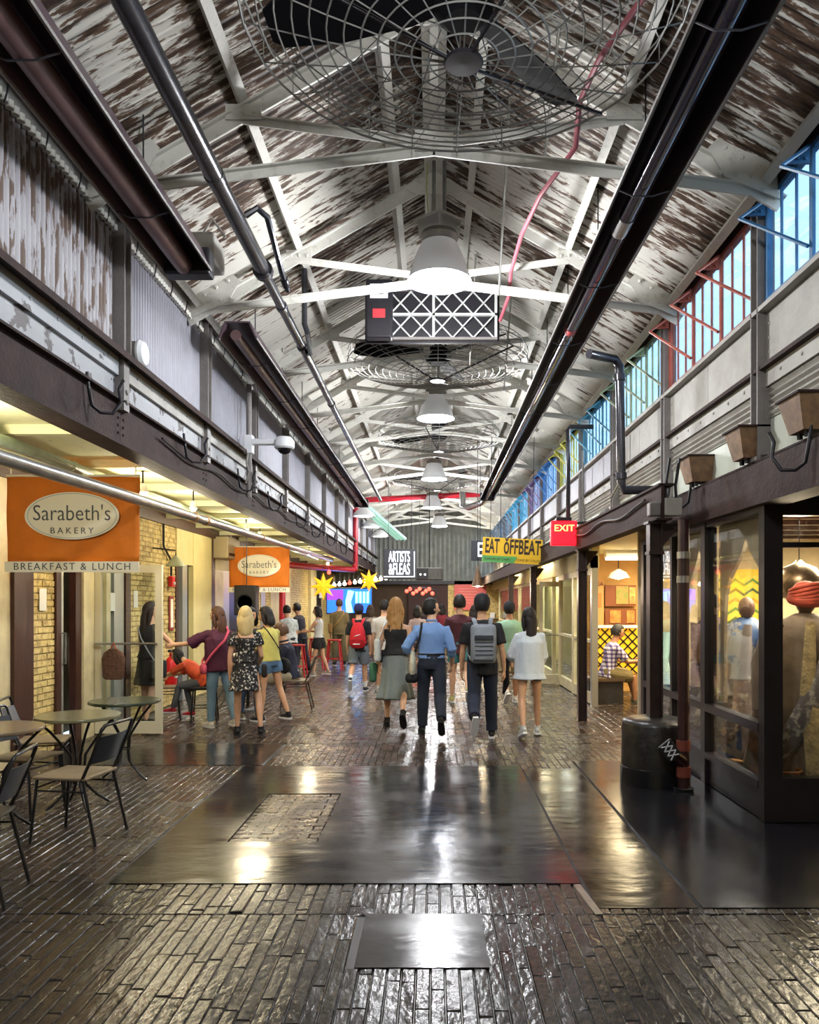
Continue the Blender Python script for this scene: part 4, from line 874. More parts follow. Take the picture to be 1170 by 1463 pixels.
t = thing('fire_extinguisher', 'red fire extinguisher hung on the wall near the seated child', 'extinguisher', (-4.10, 12.0, .33)); MB().lathe([(0, 0), (.085, 0), (.09, .02), (.09, .38), (.06, .45), (.025, .48), (.025, .54), (0, .54)], 18).build('cylinder', mat('alarm red', '#d01820', .35), t, 40)
MB().bbox((.0, 0, .57), (.05, .16, .04), .01).tube([(.02, .0, .55), (.12, 0, .5), (.11, 0, .2)], .012, 6).build('valve', black_rub, t); MB().box(.02, .091, -.05, .05, .15, .3).build('label', lamp_white, t); MB().box(-.15, -.06, -.03, .03, .1, .4).build('wall_bracket', dark_metal, t)
t = thing('wall_heater', 'beige box unit above the dark doorway by the small banner', 'unit', (XL + .03, ly(313), 2.52)); MB().bbox((.12, 0, .2), (.3, .9, .42), .02).build('case', mat('beige case', '#a89a78', .5), t); MB().box(.26, .275, -.38, .38, .05, .1).build('slot', black_rub, t)
t = thing('wall_speaker', 'black loudspeaker hung in front of the brick window', 'speaker', (-3.65, 15.0, 1.40)); MB().bbox((0, 0, .3), (.42, .3, .58), .02).build('case', black_rub, t); MB().tube([(0, 0, .58), (0, 0, 1.55)], .01, 5).build('hanger', dark_metal, t); MB().lathe([(0, 0), (.14, 0), (.16, .015), (.17, 0)], 20, basis((0, -.15, .25), (1, 0, 0), (0, 0, 1), (0, -1, 0))).build('cone', dark_metal, t, 40)
t = thing('bell_lamp', 'green enamel bell lamp on the brick wall beside the large banner', 'lamp', (XL + .35, ly(218), 2.20)); MB().lathe([(.02, .16), (.05, .13), (.14, .02), (.15, 0), (.13, 0), (.04, .1), (0, .1)], 18).build('shade', mat('sage enamel', '#b5bda0', .4), t, 40); MB().tube([(0, 0, .15), (0, 0, .24), (-.35, 0, .28)], .012, 6).build('arm', dark_metal, t)
t = thing('wall_conduit', 'dark bent conduit climbing from the fire alarm', 'pipe', (XL + .04, ly(241), 2.08)); MB().tube([(0, 0, 0), (0, 0, .25), (0, -.35, .45), (0, -.35, .80)], .018, 7).build('pipe_run', pipe_dark, t, 40)
t = thing('meter_box', 'small white meter box on the dark pilaster', 'box', (XL + .14, ly(451), 2.0)); MB().bbox((.05, 0, 0), (.12, .25, .35), .02).build('case', lamp_white, t); MB().tube([(.05, 0, .17), (.05, 0, .6)], .02, 6).build('pipe', steel, t)
t = thing('woven_bag', 'brown woven bag hanging from the push bar of the open door', 'bag', (-3.95, 9.49, .70)); M_ = Matrix.Identity(4)
b = MB(); vs = []; n = 20; rings = ((.10, .0), (.135, .03), (.14, .18), (.15, .25), (.12, .33), (.05, .38))
for q, z in rings:
    for k in range(n): a = 2 * math.pi * k / n; vs.append((q * math.copysign(abs(math.cos(a)) ** .6, math.cos(a)), .035 * math.sin(a), z))
b.add(vs, [(j*n+k, j*n+(k+1) % n, (j+1)*n+(k+1) % n, (j+1)*n+k) for j in range(len(rings) - 1) for k in range(n)] + [tuple(range(n))]); b.build('body', mat('brown weave', '#6b4a36', .8, var=.9, vs=30, col2='#30201a', bump=.6, bs=60), t, 50); MB().tube([(-.04, 0, .36), (0, .0, .45), (.04, 0, .36)], .01, 6).build('handle', mat('orange strap', '#b5562e', .6), t)
# white counter + red stools at the far left
def stool(x, y, label):
    t = thing('metal_stool', label, 'stool', (x, y, 0), 0, 'red metal stools'); rm = mat('red stool metal', '#c0202c', .35)
    MB().bbox((0, 0, .74), (.32, .32, .03), .012).build('seat', rm, t)
    for a in (-1, 1):
        for c in (-1, 1): MB().tube([(a * .12, c * .12, .73), (a * .20, c * .20, 0)], .018, 6).build('leg', rm, t)
    MB().tube([(-.17, -.17, .28), (.17, -.17, .28), (.17, .17, .28), (-.17, .17, .28)], .01, 6, closed=True).build('footrest', rm, t)
for k, (x, y) in enumerate(((-2.95, 16.6), (-2.45, 18.9), (-3.0, 19.6), (-3.3, 19.0))): stool(x, y, 'red metal bar stool by the far counter, %s from the viewer' % nth(k))
t = thing('bar_counter', 'high dark counter along the wall behind the red stools', 'counter', (-3.85, 17.6, 0)); MB().bbox((0, 0, 1.03), (.5, 4.6, .05), .01).build('top', brown_wood, t); MB().box(-.2, .15, -2.2, 2.2, 0, 1.0).build('base', dark_metal, t)
# ------------------------------------------------------------------ columns, base, pipe by the glass shop
t = thing('concrete_base', 'round black painted concrete base around the near iron column', 'base', (2.02, 7.05, 0)); MB().lathe([(0, .0), (.30, 0), (.295, .54), (.28, .575), (.25, .59), (.1, .60), (0, .60)], 40).build('body', mat('scuffed black concrete', '#1d1a19', .35, var=.8, vs=6, col2='#3a342e', thr=(.5, .75), bump=.4, bs=12), t, 45); MB().lathe([(.301, .0), (.312, .0), (.31, .16), (.299, .165)], 40).build('skirt', black_paint, t, 45)
def column(x, y, z0, label, grp='brown iron columns'):
    t = thing('iron_column', label, 'column', (x, y, z0), 0, grp); h = 2.385 - z0; cm_ = mat('dark column paint', '#3a2a26', .35, var=.7, vs=8, col2='#1e1819')
    MB().box(-.06, -.045, -.06, .06, 0, h).box(.045, .06, -.06, .06, 0, h).box(-.045, .045, -.008, .008, 0, h).build('shaft', cm_, t)
    MB().box(-.08, .08, -.08, .08, h - .02, h).box(-.07, .07, -.07, .07, h - .3, h - .27).build('cap', cm_, t); MB().prism([(0, 0), (.16, .2), (.16, .22), (0, .22)], .02, basis((.06, .01, h - .24), (1, 0, 0), (0, 0, 1), (0, -1, 0))).build('bracket', cm_, t)
column(2.02, 7.05, .602, 'iron column rising from the black concrete base'); column(2.05, 10.67, .005, 'scuffed iron column standing in front of the food shop')
column(2.05, 15.9, .005, 'iron column beside the open cream door under the yellow sign'); column(2.05, 20.5, .005, 'farthest iron column before the end wall')
t = thing('standpipe', 'dark red standpipe with a capped side outlet beside the corner of the glass shop', 'pipe', (2.18, 6.73, 0)); MB().tube([(0, 0, .03), (0, 0, 2.37)], .05, 16).build('pipe_run', mat('maroon pipe', '#3c2323', .3, var=.4, vs=6), t, 50)
for z in (.17, .40): MB().tube([(0, 0, z - .045), (0, 0, z + .045)],   .062, 16).build('band', mat('copper band', '#7d4238', .4, metal=.3), t, 50)
for z in (1.85, 2.06): MB().tube([(0, 0, z - .03), (0, 0, z + .03)], .057, 16).build('band', steel, t, 50)
MB().tube([(-.02, -.03, .27), (-.14, -.13, .36)], .05, 12).build('outlet', mat('maroon pipe', '#3c2323', .3), t, 50); o = MB().bbox((0, 0, 0), (.13, .03, .16), .006, Matrix.Rotation(R(-38), 4, 'Y')).build('label_tag', black_rub, t, None, (-.17, -.16, .385))
b = MB()
for k in range(3):
    for s in (1, -1): b.cbox((0, -.018, -.045 + k * .045), (.10, .006, .009), Matrix.Rotation(R(s * 28), 4, 'Y'))
b.build('printed_mark', lamp_white, o, None); 
for oo in o.children: oo.rotation_euler.y = R(-38)
MB().lathe([(0, 0), (.08, 0), (.09, .03), (0, .03)], 16).build('foot_flange', black_rub, t)
# cameras on the beam
for k, (px, py, y) in enumerate(((862, 735, 9.6), (880, 732, 9.4))):
    p = at(px, py, y); t = thing('bullet_camera', 'grey bullet camera under the beam, %s of two by the drain pipe' % nth(k), 'camera', p, 0, 'bullet cameras'); MB().tube([(.06, .1, .06), (-.04, -.12, -.03)], .045, 12, ry=None).build('body', plate_grey, t, 40); MB().tube([(-.04, -.12, -.03), (-.045, -.125, -.033)], .03, 12).build('lens', black_rub, t); MB().tube([(.05, .1, .0), (.05, .2, -.1), (.1, .3, -.1)], .02, 6).build('arm', plate_grey, t)
# ------------------------------------------------------------------ inside the glass shop
lamp('shop_light', 'AREA', (3.9, 7.4, 2.36), 120, (1, .86, .62), 1.4)
lamp('shop_light', 'POINT', (2.85, 6.05, 2.15), 10, (1, .84, .6), .1); lamp('shop_light', 'POINT', (2.8, 7.2, 2.2), 9, (1, .84, .6), .1)  # extra points with no fixture, added to light the arch panels
lamp('food_shop_light', 'AREA', (3.9, 12.2, 2.52), 85, (1, .82, .5), 1.8); lamp('door_shop_light', 'AREA', (3.1, 17.0, 2.5), 70, (1, .88, .6), 1.6); lamp('door_shop_light', 'AREA', (3.1, 23.0, 2.5), 60, (1, .88, .6), 1.6)
def robe(name, label, x, y, h, m, m2, tilt, headm, cat='mannequin', w_=.3):
    t = thing(name, label, cat, (x, y, .062)); b = MB(); n = 40; vs = []
    prof = ((.0, w_ * 1.25), (.15, w_ * 1.18), (.4, w_ * 1.05), (.62, w_ * .86), (.72, w_ * .80), (.78, w_ * .74), (.825, w_ * .52), (.86, w_ * .22))
    for f, q in prof:
        for k in range(n):
            a = 2 * math.pi * k / n; fold = 1 + (.19 * math.sin(a * 7 + tilt + f * 2) + .05 * math.sin(a * 13)) * max(0, 1 - f * 1.05)
            vs.append((q * fold * math.cos(a), q * .66 * fold * math.sin(a), .12 + (h - .12) * f))
    b.add(vs, [(j*n+k, j*n+(k+1) % n, (j+1)*n+(k+1) % n, (j+1)*n+k) for j in range(len(prof) - 1) for k in range(n)] + [tuple(range(n))]); b.build('robe', m, t, 50)
    for s in (-1, 1):
        MB().tube([(s * w_ * .7, -.02, h * .82), (s * w_ * 1.05, -.05, h * .62), (s * w_ * 1.0, -.12, h * .42)], [.075, .09, .12], 12).build('sleeve', m, t, 50)
    MB().tube([(-.06, -w_ * .60, h * .83), (-.10, -w_ * .73, h * .5), (-.02, -w_ * .92, .14)], [.04, .07, .12], 8, ry=[.02, .03, .05]).build('trim_panel', m2, t, 50)
    MB().tube([(w_ * .5, -w_ * .50, h * .82), (w_ * .1, -w_ * .70, h * .6), (-w_ * .45, -w_ * .80, h * .38), (-w_ * .9, -w_ * .62, h * .2)], [.05, .08, .10, .08], 8, ry=[.02, .03, .03, .02]).build('sash', mat(m.name + ' sash', '#6f6a70', .7, var=.9, vs=18, col2='#b9b4ae', thr=(.5, .6)), t, 50)
    MB().tube([(w_ * .75, -w_ * .45, h * .74), (w_ * .8, -w_ * .72, h * .45), (w_ * .95, -w_ * .78, .16)], [.03, .05, .09], 8, ry=[.02, .03, .04]).build('trim_panel', m2, t, 50)
    MB().tube([(0, 0, h * .84), (0, 0, h * .89)], .05, 10).sphere((0, -.01, h * .925), (.075, .09, .105), 14, 10).build('head', mat('mannequin skin', '#5a4034', .5), t, 60)
    if headm:
        b = MB()
        for k in range(6): a = k * .5; b.tube([(.11 * math.cos(2*math.pi*j/16) , .115 * math.sin(2*math.pi*j/16), h * .945 + .02 * k - .02 + .03 * math.sin(2*math.pi*j/16 + a)) for j in range(16)], .035 - k * .003, 6, closed=True)
        b.sphere((0, 0, h * .98), (.1, .1, .08), 12, 8); b.build('turban', headm, t, 60)
    MB().lathe([(0, 0), (.2, 0), (.2, .02), (.03, .04), (.03, .3), (0, .3)], 16).build('stand', black_rub, t)
robe('mannequin', 'mannequin in a sand coloured patterned robe and red turban behind the front window', 3.06, 6.35, 1.72, mat('taupe robe', '#8f7f70', .7, var=.9, vs=4, col2='#5a4d46', bump=.5, bs=10), mat('cream brocade', '#d0b98a', .6, var=.6, vs=14, bump=.5), .4, mat('red turban', '#a8402c', .7, var=.7, vs=14, col2='#6a2018'), w_=.36)
robe('mannequin', 'mannequin in a silver robe with blue patches behind the side window', 3.00, 7.40, 1.66, mat('silver robe', '#8f9092', .5, var=1, vs=4.5, col2='#33568c', thr=(.53, .56), bump=.4, bs=10), mat('pink grey cloth', '#8d8488', .6, var=.5), 1.3, None)
robe('mannequin', 'mannequin in a dark plum robe beside the arch of the side window', 2.93, 8.12, 1.66, mat('plum robe', '#3d2f38', .7, var=.6, vs=5, col2='#5e4a50', bump=.4, bs=10), mat('brown cloth', '#54382e', .6), 2.2, None, w_=.26)
robe('mannequin', 'mannequin in a pale blue and red dress at the inner end of the shop', 2.86, 9.0, 1.5, mat('pale blue robe', '#9cc0c4', .6, var=1, vs=3, col2='#b04038', thr=(.58, .62)), mat('brown cloth', '#54382e', .6), .2, None, w_=.2)
brass = mat('pierced brass', '#8a7a68', .3, metal=.8, var=.6, vs=30, col2='#3e352c')
t = thing('hanging_lantern', 'pointed brass lantern hanging inside the arch of the side window', 'lantern', (2.90, 7.65, 1.86)); MB().lathe([(0, -.06), (.03, 0), (.07, .12), (.06, .2), (.1, .24), (.20, .32), (.21, .38), (.12, .46), (.05, .56), (.015, .64), (0, .66)], 24).build('body', brass, t, 40); MB().tube([(0, 0, .64), (0, 0, .60)], .008, 5).tube([(0, 0, .6), (0, 0, .52 + .06)], .006, 5).build('chain', dark_metal, t)
t = thing('globe_lantern', 'round pierced lantern hanging above the red turban', 'lantern', (3.20, 6.75, 1.66)); MB().lathe([(.06, 0), (.14, .03), (.19, .12), (.19, .2), (.14, .29), (.05, .33), (.02, .36)], 24).build('globe', brass, t, 40); MB().sphere((0, -.12, .1), .03, 8, 6).build('bulb', mat('warm bulb', '#fff3d8', emit=30), t); MB().tube([(0, 0, .35), (0, 0, .72)], .005, 5).build('chain', dark_metal, t)
t = thing('wall_hanging', 'yellow and green zigzag textile on the rear wall of the glass shop', 'textile', (3.62, 9.25, 1.10))
MB().box(-.42, .42, 0, .02, 0, .95).build('cloth', mat('yellow weave', '#e8c840', .7), t)
zz = [mat('green weave', '#5f8a3a', .7), mat('orange weave', '#ee9a20', .7), mat('dark green weave', '#3f5f34', .7)]
for k in range(8):
    b = MB(); z = .05 + k * .115
    for j in range(8):
        xa, xb = -.41 + j * .1025, -.41 + (j + 1) * .1025; za, zb_ = (z, z + .07) if j % 2 else (z + .07, z)
        if max(za, zb_) + .03 < .95: b.add([(xa, -.008, za), (xb, -.008, zb_), (xb, -.008, zb_ + .032), (xa, -.008, za + .032), (xa, 0, za), (xb, 0, zb_), (xb, 0, zb_ + .032), (xa, 0, za + .032)], [(0,1,2,3),(4,7,6,5),(0,4,5,1),(3,2,6,7)])
    if b.v: b.build('zigzag_band', zz[k % 3], t)
t = thing('side_table', 'small wooden display table under the zigzag textile', 'table', (3.55, 8.75, .062)); MB().bbox((0, 0, .62), (.7, .4, .04), .01).build('top', brown_wood, t)
for a in (-.3, .3):
    for c in (-.15, .15): MB().bbox((a, c, .3), (.04, .04, .6), .006).build('leg', brown_wood, t)
for k in range(6): tag(MB().lathe([(0, 0), (.05, 0), (.06, .06), (.03, .12), (.035, .16), (0, .16)], 12).build('brass_pot', brass, None, 40, (3.30 + (k % 3) * .18, 8.66 + .18 * (k // 3), .703)), 'small brass pot on the glass shop display table, %s counted from the window' % nth(k), 'pot', 'brass pots on the display table')
t = thing('wicker_chair', 'low wicker chair frame at the feet of the robed mannequin', 'chair', (2.78, 6.1, .062)); wk = mat('wicker', '#8a5a30', .6)
MB().tube([(.12 * math.cos(a), .12 * math.sin(a), .26) for a in [2 * math.pi * j / 18 for j in range(18)]], .012, 6, closed=True).build('seat_ring', wk, t)
for k in range(4): a = k * 1.57 + .4; MB().tube([(.12 * math.cos(a), .12 * math.sin(a), .26), (.13 * math.cos(a), .13 * math.sin(a), 0)], .011, 6).build('leg', wk, t)
# ------------------------------------------------------------------ food shop recess
def panel(name, label, px0, px1, py0, py1, y, m, cat, parts=()):
    a, c = at(px0, py1, y), at(px1, py0, y); t = thing(name, label, cat, (a.x, y, a.z)); W, H = c.x - a.x, c.z - a.z
    MB().box(0, W, -.03, .0, 0, H).build('board', m, t)
    for (u0, u1, v0, v1, nm, mm) in parts: MB().box(u0 * W, u1 * W, -.045, -.031, v0 * H, v1 * H).build(nm, mm, t)
    return t
kraft = mat('kraft board', '#d39a5c', .6, var=.2); choc = mat('brown board', '#7c431f', .6)
t = panel('wall_poster', 'tall tan poster with an orange leaf in the food shop', 846, 862, 828, 893, 14.33, kraft, 'poster', ((.2, .8, .4, .7, 'leaf', mat('orange leaf', '#d8743a', .6)),))
text('NEA', .10, black_rub, FACE((.10, -.05, .76)), 'lettering', t, .002)
panel('menu_board', 'brown menu board with food pictures above the yellow lattice', 864, 908, 836, 866, 14.33, choc, 'menu board', ((.35, .75, .1, .95, 'picture', mat('food picture', '#c8885a', .6, var=1, vs=9, col2='#6a8a3a')), (.78, .98, .1, .9, 'picture', mat('food picture b', '#d86a3a', .6, var=1, vs=9, col2='#f0c070'))))
panel('menu_board', 'lower brown menu board with two food pictures', 864, 908, 870, 892, 14.33, choc, 'menu board', ((.15, .5, .1, .9, 'picture', mat('food picture c', '#e0a050', .6, var=1, vs=9, col2='#b04a20')), (.7, .95, .1, .9, 'picture', mat('food picture c', '#e0a050', .6))))
t = panel('ledge_shelf', 'white ledge above the yellow lattice panel', 844, 910, 893, 897, 14.2, lamp_white, 'shelf')
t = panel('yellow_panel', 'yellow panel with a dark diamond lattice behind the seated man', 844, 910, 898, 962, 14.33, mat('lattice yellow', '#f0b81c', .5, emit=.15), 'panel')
b = MB(); W = 66 * 14.33 / 1100; H = 64 * 14.33 / 1100; q = .17
for k in range(-8, 14):
    for s in (1, -1):
        pts = []
        x0 = k * q
        # clip diagonal to the rectangle
        a = max(0, -x0) if s > 0 else max(0, x0 - W); e = min(H, W - x0) if s > 0 else min(H, x0)
        if e > a + .02: b.bar((x0 + s * a, -.04, a), (x0 + s * e, -.04, e), [(-.012, -.006), (.012, -.006), (.012, .006), (-.012, .006)], (0, 1, 0))
b.build('lattice', black_rub, t)
t = thing('ceiling_tube', 'bright tube light over the food shop counter', 'lamp', (3.5, 13.4, 2.44)); MB().box(-.5, .8, -.08, .08, -.04, 0).build('diffuser', mat('tube glow', '#fff2d0', emit=9, ecol='#ffe8b8'), t); MB().box(-.52, .82, -.1, .1, 0, .12).build('case', lamp_white, t)
t = thing('dome_pendant', 'white dome pendant in front of the menu boards', 'lamp', (3.33, 13.9, 2.10)); MB().lathe([(.02, .16), (.14, .1), (.2, 0), (.18, 0), (0, .08)], 18).build('shade', lamp_white, t, 40); MB().lathe([(0, -.03), (.16, .01), (0, .02)], 14).build('bulb', mat('tube glow', '#fff2d0', emit=9), t); MB().tube([(0, 0, .15), (0, 0, .46)], .008, 5).build('cord', black_rub, t)
t = thing('bench', 'low dark stone bench under the seated man in plaid', 'bench', (2.82, 12.80, 0)); MB().bbox((0, 0, .39), (.60, .5, .08), .02).build('seat', mat('brown bench top', '#6a5440', .5, var=.4), t); MB().box(-.28, .28, -.2, .22, 0, .35).build('base', mat('dark stone', '#3a3634', .6, var=.4), t)
t = thing('red_table', 'small table covered in red cloth in front of the seated man', 'table', (3.82, 12.85, 0)); MB().bbox((0, 0, .73), (.7, .6, .04), .01).build('tabletop', mat('red cloth', '#a03028', .6), t); MB().box(-.33, .33, -.28, .28, .45, .71).build('cloth_drop', mat('red cloth', '#a03028', .6), t); MB().tube([(0, 0, 0), (0, 0, .5)], .04, 8).lathe([(0, 0), (.25, 0), (.25, .02), (0, .03)], 16).build('pedestal', black_rub, t)
# ------------------------------------------------------------------ people
def remesh(b, voxel, smooth=3, dec=.35, wrinkle=0., wf=9., seed=0):
    me = b.mesh('tmp'); o = bpy.data.objects.new('tmp', me); COL.objects.link(o)
    m = o.modifiers.new('r', 'REMESH'); m.mode = 'VOXEL'; m.voxel_size = voxel
    if smooth: m = o.modifiers.new('s', 'SMOOTH'); m.iterations = smooth; m.factor = .5
    if dec < 1: m = o.modifiers.new('d', 'DECIMATE'); m.ratio = dec
    out = bpy.data.meshes.new_from_object(o.evaluated_get(bpy.context.evaluated_depsgraph_get())); bpy.data.objects.remove(o)
    if wrinkle:
        for v in out.vertices:
            p = v.co * wf; p = Vector((p.x + seed, p.y, p.z * .6 + p.x * .5)); v.co += v.normal * (noise.noise(p) * wrinkle + noise.noise(p * 2.3) * wrinkle * .5)
    out.polygons.foreach_set('use_smooth', [True] * len(out.polygons)); out.materials.clear(); out.name = 'body'
    return out
def joinmb(me, b, name):                    # append loose fine pieces (head, hands) to a remeshed body
    bm = bmesh.new(); bm.from_mesh(me); t = b.mesh('t', 70); bm.from_mesh(t); bm.to_mesh(me); bm.free(); bpy.data.meshes.remove(t)
    me.polygons.foreach_set('use_smooth', [True] * len(me.polygons)); return me
SKIN = {'light': '#d9a988', 'fair': '#e0b596', 'tan': '#b98562', 'asian': '#d2a17c', 'brown': '#7d5238'}
def skinm(k): return mat('skin ' + k, SKIN[k], .5, var=.12, vs=20, world=False)
def clothm(c, c2=None, v=.25, thr=None, vs=5): return mat('cloth %s %s' % (c, c2), c, .8, var=v, vs=vs, col2=c2, thr=thr, bump=.25, bs=25, world=False)
def limb(b, pts, rad, n=12): b.tube(pts, rad, n, round_=True)
def bez(a, c, t): return a.lerp(c, t)
def hand(b, w_, f, n, s, curl=22):
    f = f.normalized(); n = (n - f * n.dot(f)).normalized(); a = f.cross(n)
    p1 = w_ + f * .045 * s; p2 = w_ + f * .088 * s
    b.tube([w_ - f * .02 * s, w_ + f * .01 * s, p1, p2], [.022 * s, .026 * s, .040 * s, .038 * s], 10, ref=a, ry=[.02 * s, .017 * s, .016 * s, .012 * s])
    for k, (o, l) in enumerate(((-.028, .066), (-.0095, .078), (.0095, .073), (.027, .056))):
        p = p2 - f * .008 * s + a * o * s; d = f.copy(); pts = [p]
        for q in (.42, .32, .26):
            d = (Matrix.Rotation(R(curl), 3, a) @ d); p = p + d * l * q * s; pts.append(p)
        b.tube(pts, [.0092 * s, .0088 * s, .008 * s, .0062 * s], 6, round_=True)
    d = (f * .55 + a * -.75 + n * .25).normalized(); p = w_ + f * .028 * s - a * .026 * s
    b.tube([p, p + d * .028 * s, p + d * .028 * s + (f * .85 - a * .3 + n * .3).normalized() * .03 * s, p + d * .03 * s + (f * .95 + n * .35).normalized() * .052 * s], [.012 * s, .0115 * s, .0095 * s, .007 * s], 6, round_=True)
def headmesh(b, M, s):
    n, m = 24, 18; vs = []; fs = []
    for j in range(m + 1):
        ph = math.pi * j / m
        for i in range(n):
            th = 2 * math.pi * i / n; x, y, z = math.sin(ph) * math.sin(th), math.sin(ph) * math.cos(th), math.cos(ph)
            X_, Y_, Z_ = .075 * x, .094 * y - .004, .115 * z
            if z < 0:                                   # jaw and chin
                t = -z; X_ *= 1 - .28 * t; Y_ = Y_ * (1 - .22 * t) + (.018 * t if y > 0 else -.004 * t)
                if y < 0: Y_ *= 1 - .25 * t
            if y > .75:
                fx = max(0, 1 - (X_ / .018) ** 2); fz = max(0, 1 - abs((Z_ + .020) / .035)); Y_ += .022 * fx * fz          # nose
                ex = max(0, 1 - ((abs(X_) - .030) / .016) ** 2); ez = max(0, 1 - ((Z_ - .008) / .014) ** 2); Y_ -= .008 * ex * ez  # eye sockets
            vs.append(M @ (Vector((X_, Y_, Z_)) * s))
    for j in range(m):
        for i in range(n): fs.append((j*n+i, (j+1)*n+i, (j+1)*n+(i+1) % n, j*n+(i+1) % n))
    b.add(vs, fs)
    for k in (-1, 1): b.sphere(M @ (Vector((k * .075, -.008, -.005)) * s), (.012 * s, .022 * s, .032 * s), 8, 6, M.to_3x3().to_4x4())
    b.sphere(M @ (Vector((0, .103, -.03)) * s), (.013 * s, .014 * s, .012 * s), 8, 6, M.to_3x3().to_4x4())
def shoe(parent, M, s, sm, solem, kind):
    b = MB(); Y_ = [-.075, -.06, -.02, .04, .10, .15, .185]; rx = [.018, .032, .036, .038, .045, .040, .018]; rz = [.028, .042, .045, .040, .032, .026, .014]
    b.tube([M @ (Vector((0, y, r + .006)) * s) for y, r in zip(Y_, rz)], [r * s for r in rx], 12, ref=M.to_3x3() @ Vector((1, 0, 0)), ry=[r * s for r in rz])
    if kind != 'flat': b.tube([M @ (Vector((0, -.022, z)) * s) for z in (.04, .09, .115)], [.040 * s, .040 * s, .043 * s], 12)
    o = b.build('shoe', sm, parent, 60)
    ol = [(-.03, -.078), (.03, -.078), (.041, -.02), (.046, .09), (.038, .16), (.012, .195), (-.02, .19), (-.042, .15), (-.046, .08), (-.04, -.02)]
    MB().prism([(x * s, y * s) for x, y in ol], .026 * s, M).build('sole', solem, o)
def person(label, loc, yaw, h, skin='light', fem=False, legs=((18, 8, 0), (-14, 22, 0)), splay=3, lean=2, arms=None, head=(0, 0), hair=None, top=None, bottom=None, shoes=None, seat=None, voxel=.013, group=None, eyes=True, build=1.):
    s = h / 1.75; ya = R(yaw); t = None
    W_ = build
    # legs ------------------------------------------------------
    HJ = []; LG = []
    for k, sx in ((0, -1), (1, 1)):
        a, kn, fp = [R(v) for v in legs[k][:3]]; sp = R(legs[k][3] if len(legs[k]) > 3 else splay) * sx
        Rm = Matrix.Rotation(-sp, 3, 'Y') if True else None
        hj = Vector((sx * .088 * s, 0, -.02 * s)); d1 = Vector((math.sin(sp), math.sin(a), -math.cos(a))).normalized(); kj = hj + d1 * .425 * s
        d2 = Vector((math.sin(sp) * .4, math.sin(a - kn), -math.cos(a - kn))).normalized(); aj = kj + d2 * .41 * s
        LG.append((hj, kj, aj, fp, sx))
    low = 9
    feet = []
    for hj, kj, aj, fp, sx in LG:
        Mf = Matrix.Translation(aj) @ Matrix.Rotation(-sx * R(7), 4, 'Z') @ Matrix.Rotation(-fp, 4, 'X') @ Matrix.Translation((0, .022 * s, -.085 * s))
        feet.append(Mf); low = min(low, *[(Mf @ (Vector(q) * s)).z for q in ((0, -.078, 0), (0, .19, 0))])
    P = Vector((0, 0, -low + .004)) if seat is None else Vector((0, 0, seat + .085 * s))
    TR = Matrix.Translation(P)
    LG = [(TR @ a, TR @ b_, TR @ c, fp, sx) for a, b_, c, fp, sx in LG]; feet = [TR @ m for m in feet]
    TM = TR @ Matrix.Rotation(-R(lean), 4, 'X')
    T = lambda x, y, z: TM @ (Vector((x, y, z)) * s)
    bw = .158 if fem else .182
    rings = ([(-.09, .155, .105), (0, .168, .115), (.12, .132, .095), (.2, .122, .09), (.33, .145, .108), (.40, .150, .098), (.45, .118, .08), (.485, .075, .062)] if fem else
             [(-.09, .155, .11), (0, .165, .118), (.12, .150, .105), (.25, .160, .112), (.36, .180, .118), (.41, .178, .108), (.46, .135, .088), (.495, .08, .066)])
    rings = [(z, rx * W_, ry * W_) for z, rx, ry in rings]
    xr = TM.to_3x3() @ Vector((1, 0, 0))
    def torso(b, k0=0, k1=8, gx=1., gy=1., zs=None, flare=0):
        q = rings[k0:k1]; b.tube([T(0, 0, z) for z, _, _ in q], [rx * gx * s for _, rx, _ in q], 20, ref=xr, ry=[ry * gy * s for _, _, ry in q])
    SH = [T(-bw, 0, .408), T(bw, 0, .408)]
    arms = arms or (((-.12, .0, -1), (-.05, .3, -1)), ((.12, -.05, -1), (.05, .22, -1)))
    AR = []
    for k in (0, 1):
        u, f = [Vector(v).normalized() for v in arms[k][:2]]; el = SH[k] + u * .285 * s; wr_ = el + f * .245 * s; AR.append((SH[k], el, wr_, f))
    b = MB(); torso(b)
    b.tube([T(0, .0, .48), T(0, .012, .58), T(0, .02, .64)], [.064 * s, .058 * s, .058 * s], 12)
    lf = .92 if fem else 1.
    for hj, kj, aj, fp, sx in LG:
        limb(b, [hj, bez(hj, kj, .35), bez(hj, kj, .75), kj, bez(kj, aj, .28), bez(kj, aj, .6), bez(kj, aj, .92)], [v * s * lf * W_ for v in (.088, .080, .062, .052, .056, .044, .034)])
        # sandal-less foot core inside the shoe
    for sj, el, wj, f in AR:
        limb(b, [bez(sj, T(0, 0, .42), .3), sj, bez(sj, el, .4), el, bez(el, wj, .3), wj], [v * s * lf * W_ for v in (.045, .054, .046, .037, .038, .026)])
    me = remesh(b, voxel, 3, .4)
    hs = s * 1.07; hb = MB(); HM = TM @ Matrix.Translation(Vector((0, .028, .680)) * s) @ Matrix.Rotation(R(head[0]), 4, 'Z') @ Matrix.Rotation(R(-head[1]) + R(lean) * .7, 4, 'X')
    headmesh(hb, HM, hs)
    for k, (sj, el, wj, f) in enumerate(AR):
        n = Vector(arms[k][2]) if len(arms[k]) > 2 else Vector((.9 if k == 0 else -.9, .25, .0)); hand(hb, wj, f, n, s)
    me = joinmb(me, hb, 'body'); me.materials.append(skinm(skin))
    t = link('person', me, None, loc, ya); tag(t, label, 'person', group)
